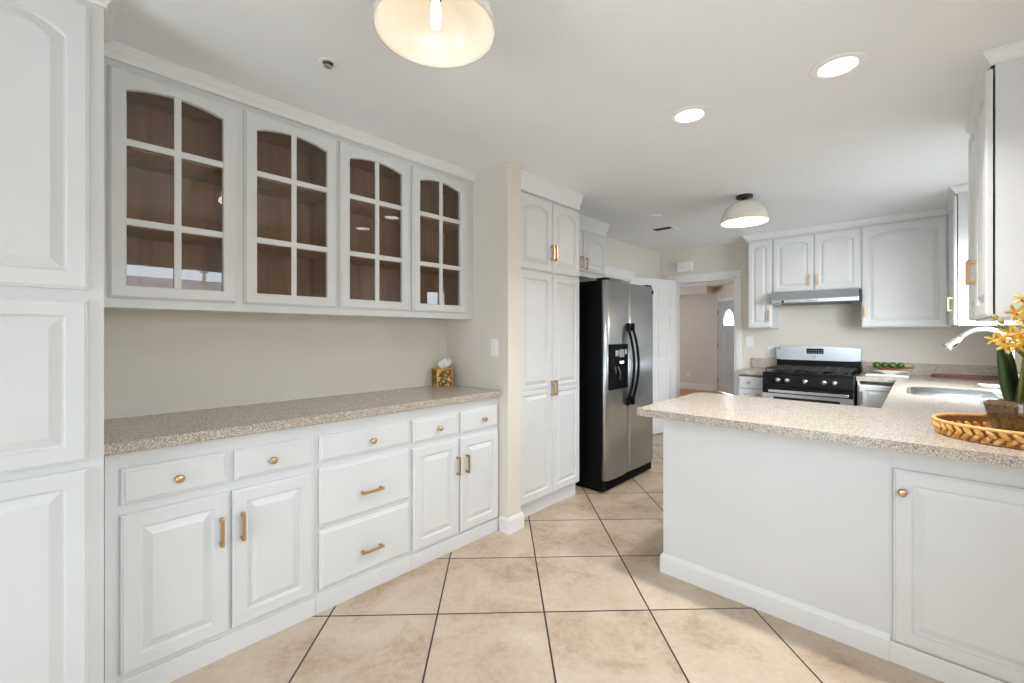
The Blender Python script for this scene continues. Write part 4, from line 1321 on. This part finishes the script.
def dome_lamp(x, y, r, zr, label, power):
    t = thing('ceiling_lamp', label, 'ceiling lamp', (x, y, zr), 'dome ceiling lamps')
    mb = MB(); mb.lathe([(.062, CEIL - .0005), (.062, CEIL - .022), (.05, CEIL - .026), (.024, CEIL - .028), (.024, CEIL - .046)], Fup(x, y, 0), 32); mb.build('canopy', M_BRONZE, t)
    zt = CEIL - .044; h = zt - zr
    prof = []
    for i in range(15):
        a = PI / 2 * i / 14
        prof.append((max(.026, r * math.sin(a) ** .92), zr + h * math.cos(a) ** .85 if i < 14 else zr))
    inn = [(max(.022, q - .004), max(zr + .0005, z - .004)) for q, z in reversed(prof)]
    mb = MB(); mb.lathe(prof + inn, Fup(x, y, 0), 56, closed=True); mb.build('lamp_shade', M_SHADE, t)
    mb = MB(); mb.lathe([(.018, zt - .005), (.018, zt - .055), (.014, zt - .06)], Fup(x, y, 0), 20); mb.build('socket', M_BRONZE, t)
    mb = MB(); mb.lathe([(.011, zt - .058), (.0145, zt - .075), (.0155, zt - .12), (.012, zt - .142), (0, zt - .150)], Fup(x, y, 0), 20); mb.build('bulb', M_BULB, t)
    l = bpy.data.lights.new('dome_lamp_light', 'POINT'); l.energy = power; l.color = (1, .84, .64); l.shadow_soft_size = .03
    o = bpy.data.objects.new('dome_lamp_light', l); COL.objects.link(o); o.location = (0, 0, (zt - .165) - zr); o.parent = t


dome_lamp(-1.093, 0.815, 0.185, 2.247, 'cream dome ceiling lamp nearest the camera at the top edge', 0.3)
dome_lamp(-1.05, 3.90, 0.176, 2.226, 'cream dome ceiling lamp farther away, in front of the range', 7)

# sprinkler, detector, register
t = thing('fire_sprinkler', 'small round fire sprinkler in the ceiling over the left cabinets', 'sprinkler', (-1.80, 0.79, CEIL - .02))
mb = MB(); mb.lathe([(.034, CEIL - .0005), (.033, CEIL - .004), (.022, CEIL - .008), (.020, CEIL - .0005)], Fup(-1.80, .79, 0), 28, closed=True); mb.build('escutcheon', M_WHITE, t)
mb = MB(); mb.lathe([(0, CEIL - .0006), (.0195, CEIL - .0006), (.0195, CEIL - .002), (0, CEIL - .002)], Fup(-1.80, .79, 0), 20, caps=False); mb.build('recess', mat('grey_recess', (0.22, 0.22, 0.22), 0.6), t)
mb = MB(); mb.lathe([(.007, CEIL - .0021), (.006, CEIL - .018), (.017, CEIL - .019), (.017, CEIL - .0205), (0, CEIL - .021)], Fup(-1.80, .79, 0), 20); mb.build('head', M_LGREY, t)
t = MB(); t.lathe([(.06, CEIL - .0005), (.06, CEIL - .006), (.035, CEIL - .012), (0, CEIL - .013)], Fup(-1.858, 3.981, 0), 28)
tag(t.build('ceiling_cover', M_CEIL), 'small white round cover plate on the ceiling in front of the air vent', 'cover plate')
t = thing('ceiling_vent', 'small dark-slotted air vent in the ceiling near the hallway', 'vent', (-2.0, 4.56, CEIL - .01))
mb = MB()
for a in ((-2.13, -1.90, 4.425, 4.445), (-2.13, -1.90, 4.685, 4.705), (-2.13, -2.112, 4.445, 4.685), (-1.918, -1.90, 4.445, 4.685)): mb.box(a[0], a[1], a[2], a[3], CEIL - .007, CEIL - .0005, .0015)
mb.build('frame', M_WHITE, t)
mb = MB(); mb.box(-2.112, -1.918, 4.445, 4.565, CEIL - .0025, CEIL - .0006); mb.build('opening', M_SHADOWGAP, t)  # flat near-black sheet, shade inside the duct put into its colour
mb = MB()
for k in range(9): mb.box(-2.112, -1.918, 4.566 + k * .0133, 4.576 + k * .0133, CEIL - .006, CEIL - .001)
mb.build('louvre', M_WHITE, t)

# ================================================================== outside (seen mirrored in the glass doors)
mb = MB(); mb.box(0.7, 26, -16, 20, -0.35, -0.15); tag(mb.build('patio_ground', M_GROUND), 'grey ground outside the windows', 'ground', kind='structure')
t = thing('neighbor_house', 'neighbouring brown-roofed house mirrored in the leftmost glass cabinet door', 'house', (14, 3, -0.15))
mb = MB(); mb.box(10.8, 17.2, -7, 12, -0.15, 2.05); mb.build('walls', M_STUCCO, t)
mb = MB(); mb.prism([(10.3, 1.98), (14, 3.2), (17.7, 1.98), (17.7, 1.88), (14, 3.08), (10.3, 1.88)], -7.4, 12.4, lambda a, b, c: (a, c, b)); mb.build('roof', M_ROOF, t)
mb = MB(); mb.tube([(13.4, 3.6, 2.9), (13.4, 3.6, 3.42)], .05, 10); mb.lathe([(.05, 3.40), (.12, 3.42), (.12, 3.46), (.05, 3.50), (0, 3.51)], Fup(13.4, 3.6, 0), 12); mb.build('vent_pipe', M_STUCCO, t)
